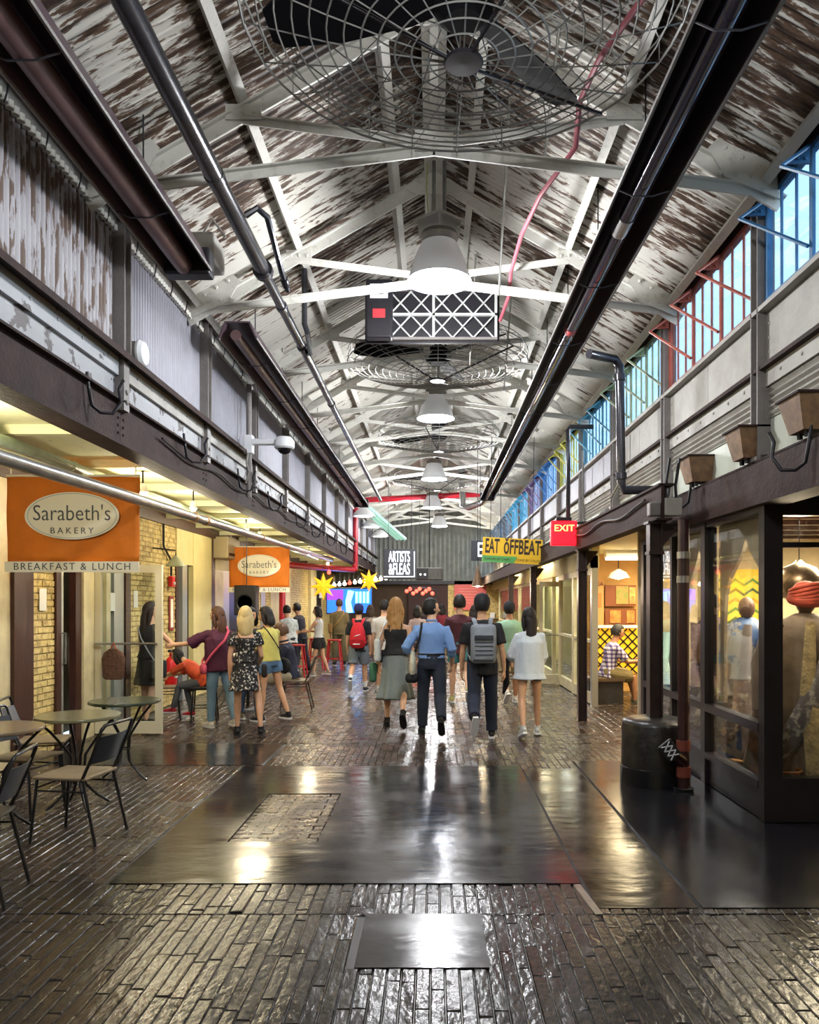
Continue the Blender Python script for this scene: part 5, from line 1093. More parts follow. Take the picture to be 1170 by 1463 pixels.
    # face -----------------------------------------------------------
    if eyes:
        b = MB(); 
        for k in (-1, 1): b.sphere(HM @ (Vector((k * .030, .083, .008)) * hs), .0095 * hs, 8, 6)
        b.build('eyes', mat('eye', '#241a16', .2), t, 60)
        b = MB(); b.tube([HM @ (Vector((x, .088 - abs(x) * .35, -.056)) * hs) for x in (-.022, 0, .022)], [.003 * s, .006 * s, .003 * s], 6); b.build('mouth', mat('lips', '#a85a50', .5), t, 60)
        b = MB()
        for k in (-1, 1): b.tube([HM @ (Vector((k * x, .090 - x * .25, .030)) * hs) for x in (.016, .032, .046)], .004 * s, 5)
        b.build('eyebrows', mat('brow', '#2a1e18', .7), t, 60)
    # hair -----------------------------------------------------------
    if hair:
        c, ln, kind = hair['c'], hair.get('len', 0), hair.get('kind', 'short'); hm = mat('hair ' + c, c, .62, var=.55, vs=26, sx=(1, 1, .15), world=False, bump=.5, bs=60, col2=hair.get('c2'))
        b = MB(); n, m = 28, 16; vs = []; fs = []; vol = hair.get('vol', 1.)
        for j in range(m + 1):
            ph = math.pi * j / m
            for i in range(n):
                th = 2 * math.pi * i / n; x, y, z = math.sin(ph) * math.sin(th), math.sin(ph) * math.cos(th), math.cos(ph)
                q = Vector((.088 * vol * x, .108 * vol * y - .012, .121 * vol * z + .010)); cut = min(hair.get('cut', -.35), -.35) - .22
                face = y > .25 and z < .42 + .15 * abs(x)
                side = z < cut
                if face: q = Vector((.066 * x, .080 * y - .01, .105 * z))
                elif side: q *= .72
                else: q *= 1 + .035 * noise.noise(q * 60 + Vector((h * 9, 0, 0)))
                vs.append(HM @ (q * hs))
        for j in range(m):
            for i in range(n): fs.append((j*n+i, (j+1)*n+i, (j+1)*n+(i+1) % n, j*n+(i+1) % n))
        b.add(vs, fs)
        if ln:
            def hp(x, y, z): return HM @ (Vector((x, y, z)) * s)
            w0 = hair.get('w', .09); pts = [hp(0, -.055, .06), hp(0, -.085, -.02), hp(0, -.088, -.09)]; dn = [pts[-1] + (TM.to_3x3() @ Vector((0, -.04 if kind != 'pony' else -.05, -1))) * (ln * s * q) for q in (.25, .5, .75, 1.)]
            rx_ = [.06, .085, w0, w0 * 1.02, w0 * 1.0, w0 * .85, w0 * .35]; ry_ = [.03, .04, .045, .045, .042, .035, .012]
            if kind == 'pony': rx_ = [.03, .045, .05, .052, .05, .045, .015]; ry_ = [.03, .035, .04, .035, .03, .025, .01]
            n2 = len(b.v); P_ = pts + dn; P2 = []; A2 = []; B2 = []
            for i in range(len(P_) - 1):
                for q in (0, .33, .66): P2.append(P_[i].lerp(P_[i+1], q)); A2.append((rx_[i] * (1 - q) + rx_[i+1] * q) * s); B2.append((ry_[i] * (1 - q) + ry_[i+1] * q) * s)
            P2.append(P_[-1]); A2.append(rx_[-1] * s); B2.append(ry_[-1] * s)
            b.tube(P2, A2, 24, ref=HM.to_3x3() @ Vector((1, 0, 0)), ry=B2)
            for i in range(n2, len(b.v)):
                v = Vector(b.v[i]); g = noise.noise(Vector((v.x * 45, v.y * 45, v.z * (9 if kind != 'wavy' else 16)))) * (.012 if kind != 'wavy' else .032) * s; b.v[i] = tuple(v + Vector((g, g, 0)))
            if kind != 'pony' and hair.get('sides', True):
                for k in (-1, 1): b.tube([hp(k * .07, .01, .05), hp(k * .088, -.02, -.04), hp(k * .085, -.03, -.12), hp(k * .075, -.05, -.12) + Vector((0, 0, -ln * .45 * s))], [.02 * s, .03 * s, .03 * s, .01 * s], 8)
        b.build('hair', hm, t, 70)
        if kind == 'pony': MB().tube([HM @ (Vector((.025 * math.cos(a), -.10, -.02 + .025 * math.sin(a))) * s) for a in [2 * math.pi * j / 10 for j in range(10)]], .008 * s, 5, closed=True).build('hair_tie', lamp_white, t)
        if hair.get('cap'):
            cm = clothm(hair['cap']); b = MB(); prof = [(.096, -.005), (.098, .03), (.092, .075), (.065, .115), (.02, .130), (0, .131)]
            b.lathe([(r * hs, z * hs) for r, z in prof], 24, HM @ Matrix.Translation((0, -.012 * s, 0)) @ Matrix.Diagonal((.95, 1.13, 1, 1))); o = b.build('cap', cm, t, 60)
            MB().prism([(.08 * hs * math.cos(a), (.08 + .09 * math.sin(a)) * hs) for a in [math.pi * j / 12 for j in range(13)]], .006 * s, HM @ Matrix.Translation((0, 0, .004 * s))).build('brim', cm, o)
    # top ------------------------------------------------------------
    if top:
        tm = top['m']; b = MB(); g = top.get('g', 1.09); hem = top.get('hem', -.13); q = [(z, rx * g, ry * g) for z, rx, ry in rings]
        q = [(hem, rings[1][1] * top.get('fl', g) , rings[1][2] * top.get('fl', g) * 1.05)] + [r for r in q if r[0] > hem + .03]
        if top.get('loose'): q = [(z, max(rx, .150 * top['loose']), max(ry, .112 * top['loose'])) if z < .4 else (z, rx, ry) for z, rx, ry in q]
        if top.get('neck') == 'low': q = [r for r in q if r[0] < .39] + [(.385, q[-4][1] * .98, q[-4][2])]; q.sort()
        b.tube([T(0, 0, z) for z, _, _ in q], [rx * s for _, rx, _ in q], 24, ref=xr, ry=[ry * s for _, _, ry in q])
        sl = top.get('sleeve', .5); sw = top.get('sw', 1.)
        if sl:
            for sj, el, wj, f in AR:
                pts = [bez(sj, T(0, 0, .42), .45), sj]; rr = [.052, .064]
                L1 = min(sl, 1.)
                for v in (.35, .7, 1.):
                    pts.append(bez(sj, el, L1 * v)); rr.append((.062 - .008 * L1 * v) * (1 + (sw - 1) * v))
                if sl > 1:
                    for v in (.4, .8, 1.): pts.append(bez(el, wj, (sl - 1) * v)); rr.append(.050 - .008 * v * (sl - 1))
                b.tube(pts, [r * s * W_ for r in rr], 14)
        m_ = remesh(b, voxel * .85, 2, .45, top.get('wr', .009) * s, 9, h * 7); m_.materials.append(tm); o = link('shirt' if top.get('sleeve', .5) else 'vest_top', m_, t)
        o.name = top.get('name', 'shirt')
        if top.get('collar'): MB().tube([T(.062 * math.cos(a), .062 * math.sin(a) + .005, .525 + .0) for a in [2 * math.pi * j / 14 for j in range(14)]], .016 * s, 6, closed=True).build('collar', tm, o, 60)
        if top.get('cuff'):
            for sj, el, wj, f in AR:
                p = bez(el, wj, sl - 1); MB().tube([p - f * .03 * s, p + f * .02 * s], [.049 * s, .047 * s], 14).build('cuff', tm, o, 60)
        if top.get('straps'):
            for k in (-1, 1): MB().tube([T(k * .08, -.10, .38), T(k * .085, -.085, .46), T(k * .085, .0, .495), T(k * .08, .09, .42)], .008 * s, 6).build('shoulder_strap', tm, o, 60)
    # bottom ----------------------------------------------------------
    if bottom:
        bm_, kd = bottom['m'], bottom['k']; b = MB()
        if kd in ('trousers', 'shorts'):
            ln = bottom.get('len', .55); g = bottom.get('g', 1.)
            b.tube([T(0, 0, z) for z in (-.10, -.04, .03, .10)], [v * s * W_ for v in (.158, .176, .172, .168 if bottom.get('belt') else .150)], 20, ref=xr, ry=[v * s * W_ for v in (.115, .126, .122, .122 if bottom.get('belt') else .108)])
            for hj, kj, aj, fp, sx in LG:
                if kd == 'trousers':
                    pts = [hj, bez(hj, kj, .35), bez(hj, kj, .8), kj, bez(kj, aj, .35), bez(kj, aj, .75), bez(kj, aj, .97)]; rr = [.100, .094, .078, .070, .070, .062, .062]; rr = [r * (g if i > 2 else 1) for i, r in enumerate(rr)]
                else:
                    pts = [hj, bez(hj, kj, ln * .5), bez(hj, kj, ln * .9), bez(hj, kj, ln)]; rr = [.102, .100, .096, .097]; rr = [rr[0]] + [r * g for r in rr[1:]]
                b.tube(pts, [r * s * W_ for r in rr], 14)
            m_ = remesh(b, voxel * .85, 2, .45, .007 * s, 8, h * 3); m_.materials.append(bm_); o = link('trousers' if kd == 'trousers' else 'shorts', m_, t)
            if bottom.get('belt'): MB().tube([T(.166 * W_ * math.cos(a), .120 * W_ * math.sin(a), .095) for a in [2 * math.pi * j / 20 for j in range(20)]], .013 * s, 6, closed=True).build('belt', black_rub, o, 60)
        else:                                          # skirt / dress
            z1 = bottom.get('top', .12); ln = bottom['len']; fl = bottom.get('fl', 1.5); vs = []; n = 48; prof = bottom.get('prof') or [(z1, .80, .78), (.02, 1.05, 1.02), (-.12, 1.10, 1.1), (-ln * .6, 1.18, 1.25), (-ln, fl, fl * 1.25)]
            for j, (z, gx, gy) in enumerate(prof):
                w8 = max(0, -z / ln)
                for i in range(n):
                    a = 2 * math.pi * i / n; fo = 1 + bottom.get('rip', .10) * w8 ** 1.5 * math.sin(a * 9 + 1.3) + .04 * w8 * math.sin(a * 4)
                    vs.append(T(.165 * gx * fo * math.cos(a), .118 * gy * fo * math.sin(a), z))
            b.add(vs, [(j*n+k, j*n+(k+1) % n, (j+1)*n+(k+1) % n, (j+1)*n+k) for j in range(len(prof) - 1) for k in range(n)])
            o = b.build(bottom.get('name', 'skirt'), bm_, t, 70); sm = o.modifiers.new('s', 'SOLIDIFY'); sm.thickness = .006; ss = o.modifiers.new('d', 'SUBSURF'); ss.levels = 1; ss.render_levels = 1
    if shoes:
        for (hj, kj, aj, fp, sx), Mf in zip(LG, feet):
            shoe(t, Mf, s, shoes['m'], shoes.get('sole', lamp_white), shoes.get('k'))
            if shoes.get('sock'): MB().tube([bez(kj, aj, 1 - shoes['sock']), bez(kj, aj, .98)], [.046 * s, .040 * s], 12).build('sock', shoes.get('sm', lamp_white), t, 60)
    return dict(o=t, T=T, s=s, AR=AR, HM=HM, TM=TM, loc=Vector(loc), ya=ya, LG=LG)
def worn(p, name, label, cat): return thing(name, label, cat, p['loc'], p['ya'])
def strap_over(p, side=1, m=None, low=-.05, hipside=-1, par=None, r=.010, k=1.):
    T0_ = p['T']; T = lambda x, y, z: T0_(x * (k if z < .4 else 1), y * k, z + (.012 if k > 1 else 0)); pts = [T(hipside * .185, -.02, low), T(hipside * .12, -.118, .12), T(-hipside * .02, -.128, .30), T(side * .10, -.105, .43), T(side * .105, -.03, .505), T(side * .09, .08, .45), T(hipside * .0, .135, .26), T(hipside * .16, .09, low + .06), T(hipside * .19, .02, low)]
    MB().tube(pts, r, 6).build('strap', m, par, 60)
navy = clothm('#20283c'); blk = clothm('#17171b'); wht_shoe = clothm('#dedcd6'); dk_shoe = clothm('#1c1a1c'); denim = clothm('#7f9fb5', '#4f6f8a', .8, vs=4); denim_s = clothm('#5f7f9f', '#3d5a78', .8, vs=4)
WALK_L = ((-16, 42, 48), (12, 4, 0)); WALK_R = ((14, 6, 0), (-14, 34, 40))
# 1 man with the silver backpack
p = person('man walking away in black T-shirt, navy jeans and black cap, wearing the silver backpack', (.58, 9.25, 0), 0, 1.76, 'asian', legs=((-14, 52, 62), (8, 2, 0)), top=dict(m=blk, sleeve=.72, sw=1.25, hem=-.16), bottom=dict(m=navy, k='trousers', g=1.12), shoes=dict(m=dk_shoe), hair=dict(c='#141214', cap='#1a1a20', cut=-.55), arms=(((-.18, .05, -1), (-.04, .22, -1)), ((.20, -.06, -1), (.10, .18, -1))), head=(-4, 6))
def backpack(p, label, m, m2, kind='big'):
    t = worn(p, 'backpack', label, 'backpack'); TM, s = p['TM'], p['s']
    if kind == 'big':
        B = lambda c, sz, bv, M2=None: MB().bbox((0, 0, 0), [v * s for v in sz], bv * s, TM @ Matrix.Translation(Vector(c) * s))
        B((0, -.215, .215), (.30, .16, .46), .05).build('body', m, t, 50); B((0, -.305, .17), (.25, .05, .30), .022).build('front_pocket', m, t, 50)
        B((0, -.335, .285), (.22, .012, .06), .005).build('pocket_flap', m2, t, 50)
        for z in (.09, .14, .19, .235): B((0, -.336, z), (.21, .006, .008), .002).build('seam', m2, t)
        MB().tube([p['T'](x, -.24, z) for x, z in ((-.05, .44), (-.045, .475), (.045, .475), (.05, .44))], .011 * s, 7).build('grab_handle', m2, t, 60)
        MB().tube([p['T'](.15, -.2, z) for z in (.08, .3, .42)], .008 * s, 5).build('zip', m2, t, 60)
    else:
        pts = [p['T'](0, y, z) for y, z in ((-.17, -.04), (-.195, 0), (-.205, .12), (-.20, .26), (-.18, .38), (-.16, .43))]
        MB().tube(pts, [v * s for v in (.12, .155, .16, .14, .10, .05)], 18, ref=(1, 0, 0), ry=[v * s for v in (.05, .075, .085, .08, .06, .03)]).build('body', m, t, 60)
        b = MB(); b.tube([p['T'](x, -.292 + abs(x) * .1, z) for x, z in ((-.06, .165), (-.01, .18), (.06, .205))], [.004, .012, .004], 6).build('printed_mark', lamp_white, t, 60)
        MB().tube([p['T'](x, -.272, .015) for x in (-.09, -.05, 0, .05)], [.006, .014, .010, .012], 6).build('printed_mark', lamp_white, t, 60)
        MB().tube([p['T'](x, -.285 + x * x, .11 - x * x * 3) for x in (-.13, -.06, 0, .06, .13)], .005, 5).build('zip', m2, t, 60)
    for k in (-1, 1):
        MB().tube([p['T'](k * .07, -.15, .40), p['T'](k * .095, -.10, .475), p['T'](k * .105, .0, .512), p['T'](k * .11, .10, .44), p['T'](k * .13, .135, .3), p['T'](k * .16, .08, .12), p['T'](k * .13, -.13, .02)], [.026 * s] * 7, 8, ref=(1, 0, 0), ry=[.010 * s] * 7).build('shoulder_strap', m, t, 60)
    return t
backpack(p, 'silver grey backpack with black trim on the man in the black cap', clothm('#8d949c', '#6d747c', .6), clothm('#33363b'))
# 2 man in the blue shirt
p = person('man in light blue dress shirt and navy trousers walking away, face turned aside', (-.03, 9.6, 0), 0, 1.71, 'fair', legs=((9, 3, 0), (-13, 40, 46)), top=dict(m=clothm('#7fa3d6', '#6a8ec2', .6), sleeve=1.25, sw=1.15, hem=.04, fl=1.05, collar=True, cuff=True, g=1.12, wr=.014), bottom=dict(m=clothm('#232b3a'), k='trousers', g=1.08, belt=True), shoes=dict(m=dk_shoe, sole=blk), hair=dict(c='#15120f', cut=-.5), head=(-62, 0), arms=(((-.62, -.30, -1), (.35, .62, -.55)), ((.30, -.2, -1), (.0, .55, -.65))))
t = worn(p, 'shoulder_bag', 'cream tote with a black lower pouch hanging from the man in the blue shirt', 'bag'); T = p['T']
MB().tube([T(-.24, -.08, z) for z in (-.16, -.1, .02, .14)], [.075, .095, .085, .04], 14, ref=(0, 1, 0), ry=[.03, .045, .04, .02]).build('body', clothm('#cfcdb6'), t, 60); MB().bbox((0, 0, 0), (.16, .12, .12), .04, p['TM'] @ Matrix.Translation((-.245, -.07, -.2))).build('pouch', blk, t, 50)
MB().tube([T(-.21, -.09, .13), T(-.15, -.125, .30), T(-.13, -.10, .44), T(-.125, .0, .50), T(-.14, .11, .40), T(-.21, .02, .12)], [.015] * 6, 6, ref=(1, 0, 0), ry=[.006] * 6).build('strap', blk, t, 60)
# 3 woman with long fair hair
p = person('woman with long wavy blonde hair in black top and grey flared midi skirt', (-.51, 10.2, 0), 0, 1.72, 'light', True, legs=((10, 3, 0), (-12, 40, 50)), top=dict(m=blk, sleeve=0, hem=.04, neck='low', straps=True, g=1.13), bottom=dict(m=clothm('#7c8582', '#646d6b', .5), k='skirt', len=.56, fl=1.55, top=.13, rip=.12), shoes=dict(m=dk_shoe, sole=blk), hair=dict(c='#b98a4e', c2='#6b4424', len=.38, kind='wavy', w=.105, vol=1.04), arms=(((-.22, .04, -1), (-.1, .25, -1)), ((.2, .0, -1), (.1, .3, -1))))
t = worn(p, 'tote_bag', 'white tote bag under the arm of the long haired blonde woman', 'bag'); T = p['T']; MB().bbox((0, 0, 0), (.08, .28, .30), .03, p['TM'] @ Matrix.Translation((-.235, -.03, .10))).build('body', clothm('#d6d8d2'), t, 50)
MB().tube([T(-.22, -.12, .24), T(-.16, -.10, .42), T(-.13, .0, .485), T(-.16, .09, .4), T(-.22, .06, .24)], .01, 6).build('strap', clothm('#d6d8d2'), t, 60)
t = worn(p, 'shopping_bag', 'green shopping bag carried low beside the grey midi skirt', 'bag'); MB().bbox((0, 0, 0), (.09, .22, .26), .03, p['TM'] @ Matrix.Translation((-.30, .05, -.19))).build('body', clothm('#3f7355'), t, 50); w3 = p['AR'][0][2]; MB().tube([T(-.30, -.03, -.07), w3 + Vector((0, 0, -.08)), T(-.30, .12, -.07)], .006, 5).build('handle', clothm('#3f7355'), t, 60)
# 4 boy with red backpack
p = person('boy in black tee, grey shorts and dark blue cap walking away with the red backpack', (-1.39, 14.2, 0), 0, 1.64, 'light', legs=((-14, 44, 52), (10, 4, 0)), top=dict(m=clothm('#17181f'), sleeve=.75, sw=1.2), bottom=dict(m=clothm('#6e7a84'), k='shorts', len=.85, g=1.08), shoes=dict(m=navy, sock=.3), hair=dict(c='#1a1512', cap='#1c2460', cut=-.5))
backpack(p, 'red backpack with a white mark on the boy in the dark blue cap', clothm('#d01c2c'), clothm('#8a1018'), 'soft')
# 5 maroon T-shirt man
person('man with dark curly hair in maroon T-shirt and teal shorts, ahead of the silver backpack', (.42, 12.6, 0), 0, 1.78, 'fair', legs=((10, 4, 0), (-14, 40, 46)), top=dict(m=clothm('#552530'), sleeve=.75, sw=1.2), bottom=dict(m=clothm('#4a8a8c'), k='shorts', len=.6), shoes=dict(m=clothm('#c9c48a')), hair=dict(c='#1a1412', cut=-.3, vol=1.1))
# 6 mint T-shirt man
person('man in mint green T-shirt, khaki shorts and dark cap beside the woman in white', (1.24, 12.6, 0), 4, 1.68, 'tan', legs=((-14, 36, 44), (10, 3, 0)), top=dict(m=clothm('#a3cfae'), sleeve=.75, sw=1.3, g=1.16, hem=-.16), bottom=dict(m=clothm('#9a8a66'), k='shorts', len=.9, g=1.1), shoes=dict(m=wht_shoe), hair=dict(c='#1a1512', cap='#20222a', cut=-.5), build=1.05)
# 7 woman in white blouse
p = person('woman with dark ponytail in loose white blouse and grey denim shorts', (1.17, 9.45, 0), 3, 1.58, 'asian', True, legs=((-10, 20, 22, 4), (8, 3, 0, 4)), top=dict(m=clothm('#d3dade', '#b9c4cb', .5), sleeve=1.35, sw=1.3, loose=1.36, hem=-.17, wr=.012, fl=1.42), bottom=dict(m=clothm('#56626a', '#3f4a52', .6), k='shorts', len=.38), shoes=dict(m=clothm('#c9cbc8')), hair=dict(c='#231814', len=.30, kind='long', w=.075, cut=-.5), head=(14, 0), arms=(((-.34, .12, -1), (.1, .75, -.35)), ((.16, .1, -1), (.0, .5, -.8))))
t = worn(p, 'folded_jacket', 'dark folded jacket over the forearm of the woman in the white blouse', 'jacket'); e, w_ = p['AR'][0][1], p['AR'][0][2]; c = e.lerp(w_, .6)
MB().tube([c + Vector((-.05, .0, .03)), c + Vector((-.06, .0, -.12)), c + Vector((-.05, .02, -.30)), c + Vector((-.09, .0, -.42))], [.05, .075, .06, .02], 12, ref=(0, 1, 0), ry=[.05, .045, .04, .015]).build('body', clothm('#1c1d22'), t, 60)
# 8 blonde in the patterned dress
flor = clothm('#18181c', '#d9d6cc', 1, (.56, .60), 34)
p = person('woman with straight blonde hair in off shoulder black and white print dress', (-2.34, 9.55, 0), 12, 1.60, 'light', True, legs=((6, 2, 0, 2), (-6, 8, 0, 12)), top=dict(m=flor, sleeve=.45, sw=1.25, hem=.05, neck='low', g=1.07, name='dress_top'), bottom=dict(m=flor, k='skirt', len=.33, fl=1.32, top=.12, rip=.06, name='dress_skirt'), shoes=dict(m=dk_shoe, sole=blk), hair=dict(c='#d3bd86', c2='#9a8350', len=.20, kind='long', w=.10, vol=1.03), arms=(((-.16, .0, -1), (-.02, .18, -1)), ((.2, .15, -1), (-.1, .8, -.4))), head=(4, 6))
t = worn(p, 'handbag', 'small black handbag at the side of the woman in the print dress', 'bag'); MB().bbox((0, 0, 0), (.07, .20, .17), .03, p['TM'] @ Matrix.Translation((.23, .02, -.06))).build('body', dk_shoe, t, 50); strap_over(p, -1, dk_shoe, -.02, 1, t, .006)
# 9 woman in maroon loose shirt
p = person('woman with long brown hair in loose maroon shirt and light jeans reaching out', (-2.83, 10.15, 0), 38, 1.60, 'light', True, legs=((4, 2, 0, 2), (-8, 12, 0, 6)), top=dict(m=clothm('#4d1736'), sleeve=1.0, sw=1.7, loose=1.35, hem=-.13, wr=.015), bottom=dict(m=denim, k='trousers', g=.9), shoes=dict(m=wht_shoe), hair=dict(c='#2a1814', c2='#7a4a28', len=.26, kind='long', w=.085, cut=-.5), head=(28, 4), arms=(((-.75, .65, -.50), (-.78, .62, -.12)), ((.2, .1, -1), (.0, .5, -.8))), lean=5)
t = worn(p, 'crossbody_strap', 'coral crossbody strap with pouch over the maroon shirt', 'bag'); strap_over(p, 1, clothm('#d0506a'), -.04, -1, t, .016, 1.28); MB().bbox((0, 0, 0), (.06, .16, .13), .03, p['TM'] @ Matrix.Translation((-.22, .0, -.08))).build('body', clothm('#d0506a'), t, 50)
# 10 woman in the yellow T
p = person('woman with dark bob in yellow T-shirt and denim shorts facing the shopfront', (-2.27, 10.65, 0), 55, 1.60, 'asian', True, legs=((6, 3, 0, 2), (-10, 14, 0, 6)), top=dict(m=clothm('#d8d070'), sleeve=.85, sw=1.35, loose=1.12, hem=-.03), bottom=dict(m=denim_s, k='shorts', len=.42, g=1.1), shoes=dict(m=dk_shoe), hair=dict(c='#1d1514', len=.10, kind='long', w=.09, cut=-.5), head=(12, 10), arms=(((-.1, .35, -1), (.1, .9, -.1)), ((.1, .35, -1), (-.15, .9, .05))), lean=6)
t = worn(p, 'handbag', 'round black crossbody bag on the hip of the woman in yellow', 'bag'); strap_over(p, -1, blk, -.04, 1, t, .008); MB().lathe([(0, -.035), (.10, -.03), (.115, 0), (.10, .03), (0, .035)], 20, p['TM'] @ Matrix.Translation((.23, -.03, -.10)) @ Matrix.Rotation(R(90), 4, 'Y')).build('body', blk, t, 50)
# 11 woman facing the viewer between them
person('woman with black hair and dark patterned top facing the group, partly hidden behind the blonde', (-2.62, 10.95, 0), 215, 1.58, 'asian', True, legs=((4, 2, 0), (-4, 6, 0)), top=dict(m=clothm('#2b2d33', '#5f5a44', .9, (.5, .6), 14), sleeve=.8, sw=1.2), bottom=dict(m=clothm('#3d5573'), k='trousers', g=.95), shoes=dict(m=clothm('#6f6a55')), hair=dict(c='#15110f', len=.1, kind='long', w=.09, cut=-.5), head=(-20, 5))
# 12 woman in black at the door
p = person('woman with long dark hair in short black dress standing behind the open glass door', (-3.80, 10.25, 0), -28, 1.66, 'light', True, legs=((4, 2, 0), (-6, 10, 0)), top=dict(m=blk, sleeve=.0, g=1.1, hem=.02, straps=True), bottom=dict(m=blk, k='skirt', len=.36, fl=1.25, top=.12, rip=.05, name='dress_skirt'), shoes=dict(m=dk_shoe, k='flat', sole=blk), hair=dict(c='#2a1a16', len=.34, kind='long', w=.085, cut=-.5), head=(-35, 4), arms=(((-.14, .1, -1), (.0, .35, -1)), ((.45, .55, -.7), (.55, .75, .0))))
t = worn(p, 'handbag', 'black shoulder bag hanging at the back of the woman behind the glass door', 'bag'); strap_over(p, -1, clothm('#9a9aa0'), -.06, 1, t, .010); MB().bbox((0, 0, 0), (.09, .26, .24), .03, p['TM'] @ Matrix.Translation((.23, -.05, -.12))).build('body', blk, t, 50)
# 13 child in orange on a stool
person('child in orange shirt and grey leggings bent forward on the black stool', (-3.22, 10.75, 0), 78, 1.36, 'light', True, legs=((78, 62, 0), (66, 80, 0)), seat=.50, lean=48, top=dict(m=clothm('#e0562e'), sleeve=.9, sw=1.25, loose=1.1), bottom=dict(m=clothm('#63666e'), k='trousers', g=.85), shoes=dict(m=clothm('#c8283a')), hair=dict(c='#1f1614', len=.08, kind='long', w=.08), arms=(((.0, .9, -.5), (.2, .8, -.3)), ((.0, .8, -.6), (-.1, .9, -.2))), head=(0, -10))
def black_stool(loc, rz, label, h_=.50):
    t = thing('padded_stool', label, 'stool', loc, rz); MB().bbox((0, 0, h_ - .03), (.34, .34, .05), .015).build('seat', black_rub, t, 50)
    for a in (-1, 1):
        for c in (-1, 1): MB().tube([(a * .14, c * .14, h_ - .05), (a * .17, c * .17, 0)], .012, 7).build('leg', chair_metal, t, 50)
    MB().tube([(-.155, -.155, .2), (.155, -.155, .2), (.155, .155, .2), (-.155, .155, .2)], .008, 6, closed=True).build('stretcher', chair_metal, t, 50)
black_stool((-3.20, 10.75, 0), .2, 'black metal stool carrying the child in orange')
t = thing('high_table', 'narrow steel table with crossed legs between the child and the maroon shirt', 'table', (-3.02, 11.3, 0)); MB().bbox((0, 0, .88), (.5, .5, .03), .01).build('tabletop', mat('cream tabletop', '#d8d2bc', .4), t)
for s_ in (-1, 1): MB().tube([(s_ * .22, -.2, .87), (-s_ * .22, -.2, 0)], .012, 6).build('leg', steel, t, 50); MB().tube([(s_ * .22, .2, .87), (-s_ * .22, .2, 0)], .012, 6).build('leg', steel, t, 50)
# 14 seated man in navy polo
person('man with brown hair in navy polo and tan shorts sitting sideways on a bistro chair', (-2.22, 12.0, 0), 95, 1.74, 'light', legs=((80, 68, 0), (84, 30, -15)), seat=.46, lean=12, top=dict(m=clothm('#1f2238'), sleeve=.8, sw=1.3, collar=True, hem=-.08), bottom=dict(m=clothm('#b3a68c'), k='shorts', len=.85), shoes=dict(m=clothm('#c8ccd2'), sock=.2, sm=navy), hair=dict(c='#6b4a30', cut=-.3, vol=1.04), arms=(((.0, .5, -.9), (.2, .9, -.1)), ((.0, .4, -.9), (-.2, .9, -.1))), head=(6, 14))
chair((-2.16, 12.0, 0), R(95), 'bistro chair carrying the man in the navy polo')
t = thing('bistro_table', 'small dark round table in front of the man in the navy polo', 'table', (-2.9, 12.0, 0)); MB().lathe([(0, .74), (.3, .74), (.3, .715), (0, .715)], 30).build('tabletop', black_rub, t); MB().tube([(0, 0, .72), (0, 0, 0)], .025, 10).lathe([(0, 0), (.2, 0), (.2, .015), (.03, .04)], 20).build('pedestal', black_rub, t)
chair((-3.85, 11.0, 0), R(-70), 'empty bistro chair by the brick window behind the maroon shirt')
# 15 woman in white top and black skirt farther on
person('woman with dark bob in white sleeveless top and black shorts at the red stools', (-2.60, 17.4, 0), 72, 1.58, 'light', True, legs=((8, 4, 0), (-8, 14, 0)), top=dict(m=clothm('#dcdcd6'), sleeve=0, straps=True, g=1.06, hem=.02), bottom=dict(m=blk, k='shorts', len=.55, g=1.2), shoes=dict(m=clothm('#b9a898')), hair=dict(c='#221815', len=.07, kind='long', w=.085), arms=(((-.1, .6, -.8), (.1, .95, -.1)), ((.1, .5, -.8), (-.1, .95, .05))), voxel=.016)
# 16-20 farther people
person('person in white patterned shirt leaning at the far counter, back turned', (-3.15, 16.9, 0), 40, 1.62, 'light', legs=((6, 4, 0), (-6, 8, 0)), top=dict(m=clothm('#c9d0ce', '#8f9a98', .7, (.5, .6), 16), sleeve=.8), bottom=dict(m=navy, k='trousers'), shoes=dict(m=dk_shoe), hair=dict(c='#1c1512', cut=-.4), lean=14, voxel=.018)
person('person in dark top with black hair at the far counter beside the patterned shirt', (-3.15, 18.3, 0), 70, 1.66, 'tan', legs=((6, 4, 0), (-6, 8, 0)), top=dict(m=clothm('#2d2a38'), sleeve=.8), bottom=dict(m=navy, k='trousers'), shoes=dict(m=dk_shoe), hair=dict(c='#15100e', cut=-.4), lean=10, voxel=.018)
p = person('man in olive clothes with a tan shoulder bag near the far red stools', (-2.48, 20.2, 0), 12, 1.76, 'light', legs=((4, 3, 0), (-5, 8, 0)), top=dict(m=clothm('#7a6a44'), sleeve=.9), bottom=dict(m=clothm('#6e6648'), k='trousers', g=1.1), shoes=dict(m=dk_shoe), hair=dict(c='#5a3a2c', cut=-.3), voxel=.018)
t = worn(p, 'shoulder_bag', 'tan shoulder bag on the man in olive clothes', 'bag'); strap_over(p, 1, clothm('#b08a50'), .05, -1, t, .016); MB().bbox((0, 0, 0), (.10, .3, .26), .03, p['TM'] @ Matrix.Translation((-.24, -.05, .04))).build('body', clothm('#8a6a3c'), t, 50)
person('man in white T-shirt half hidden behind the long haired blonde woman', (-.92, 14.2, 0), 0, 1.72, 'light', legs=WALK_R, top=dict(m=clothm('#d5d3cc'), sleeve=.8), bottom=dict(m=navy, k='shorts', len=.8), shoes=dict(m=wht_shoe), hair=dict(c='#1c1512', cut=-.4), voxel=.018)
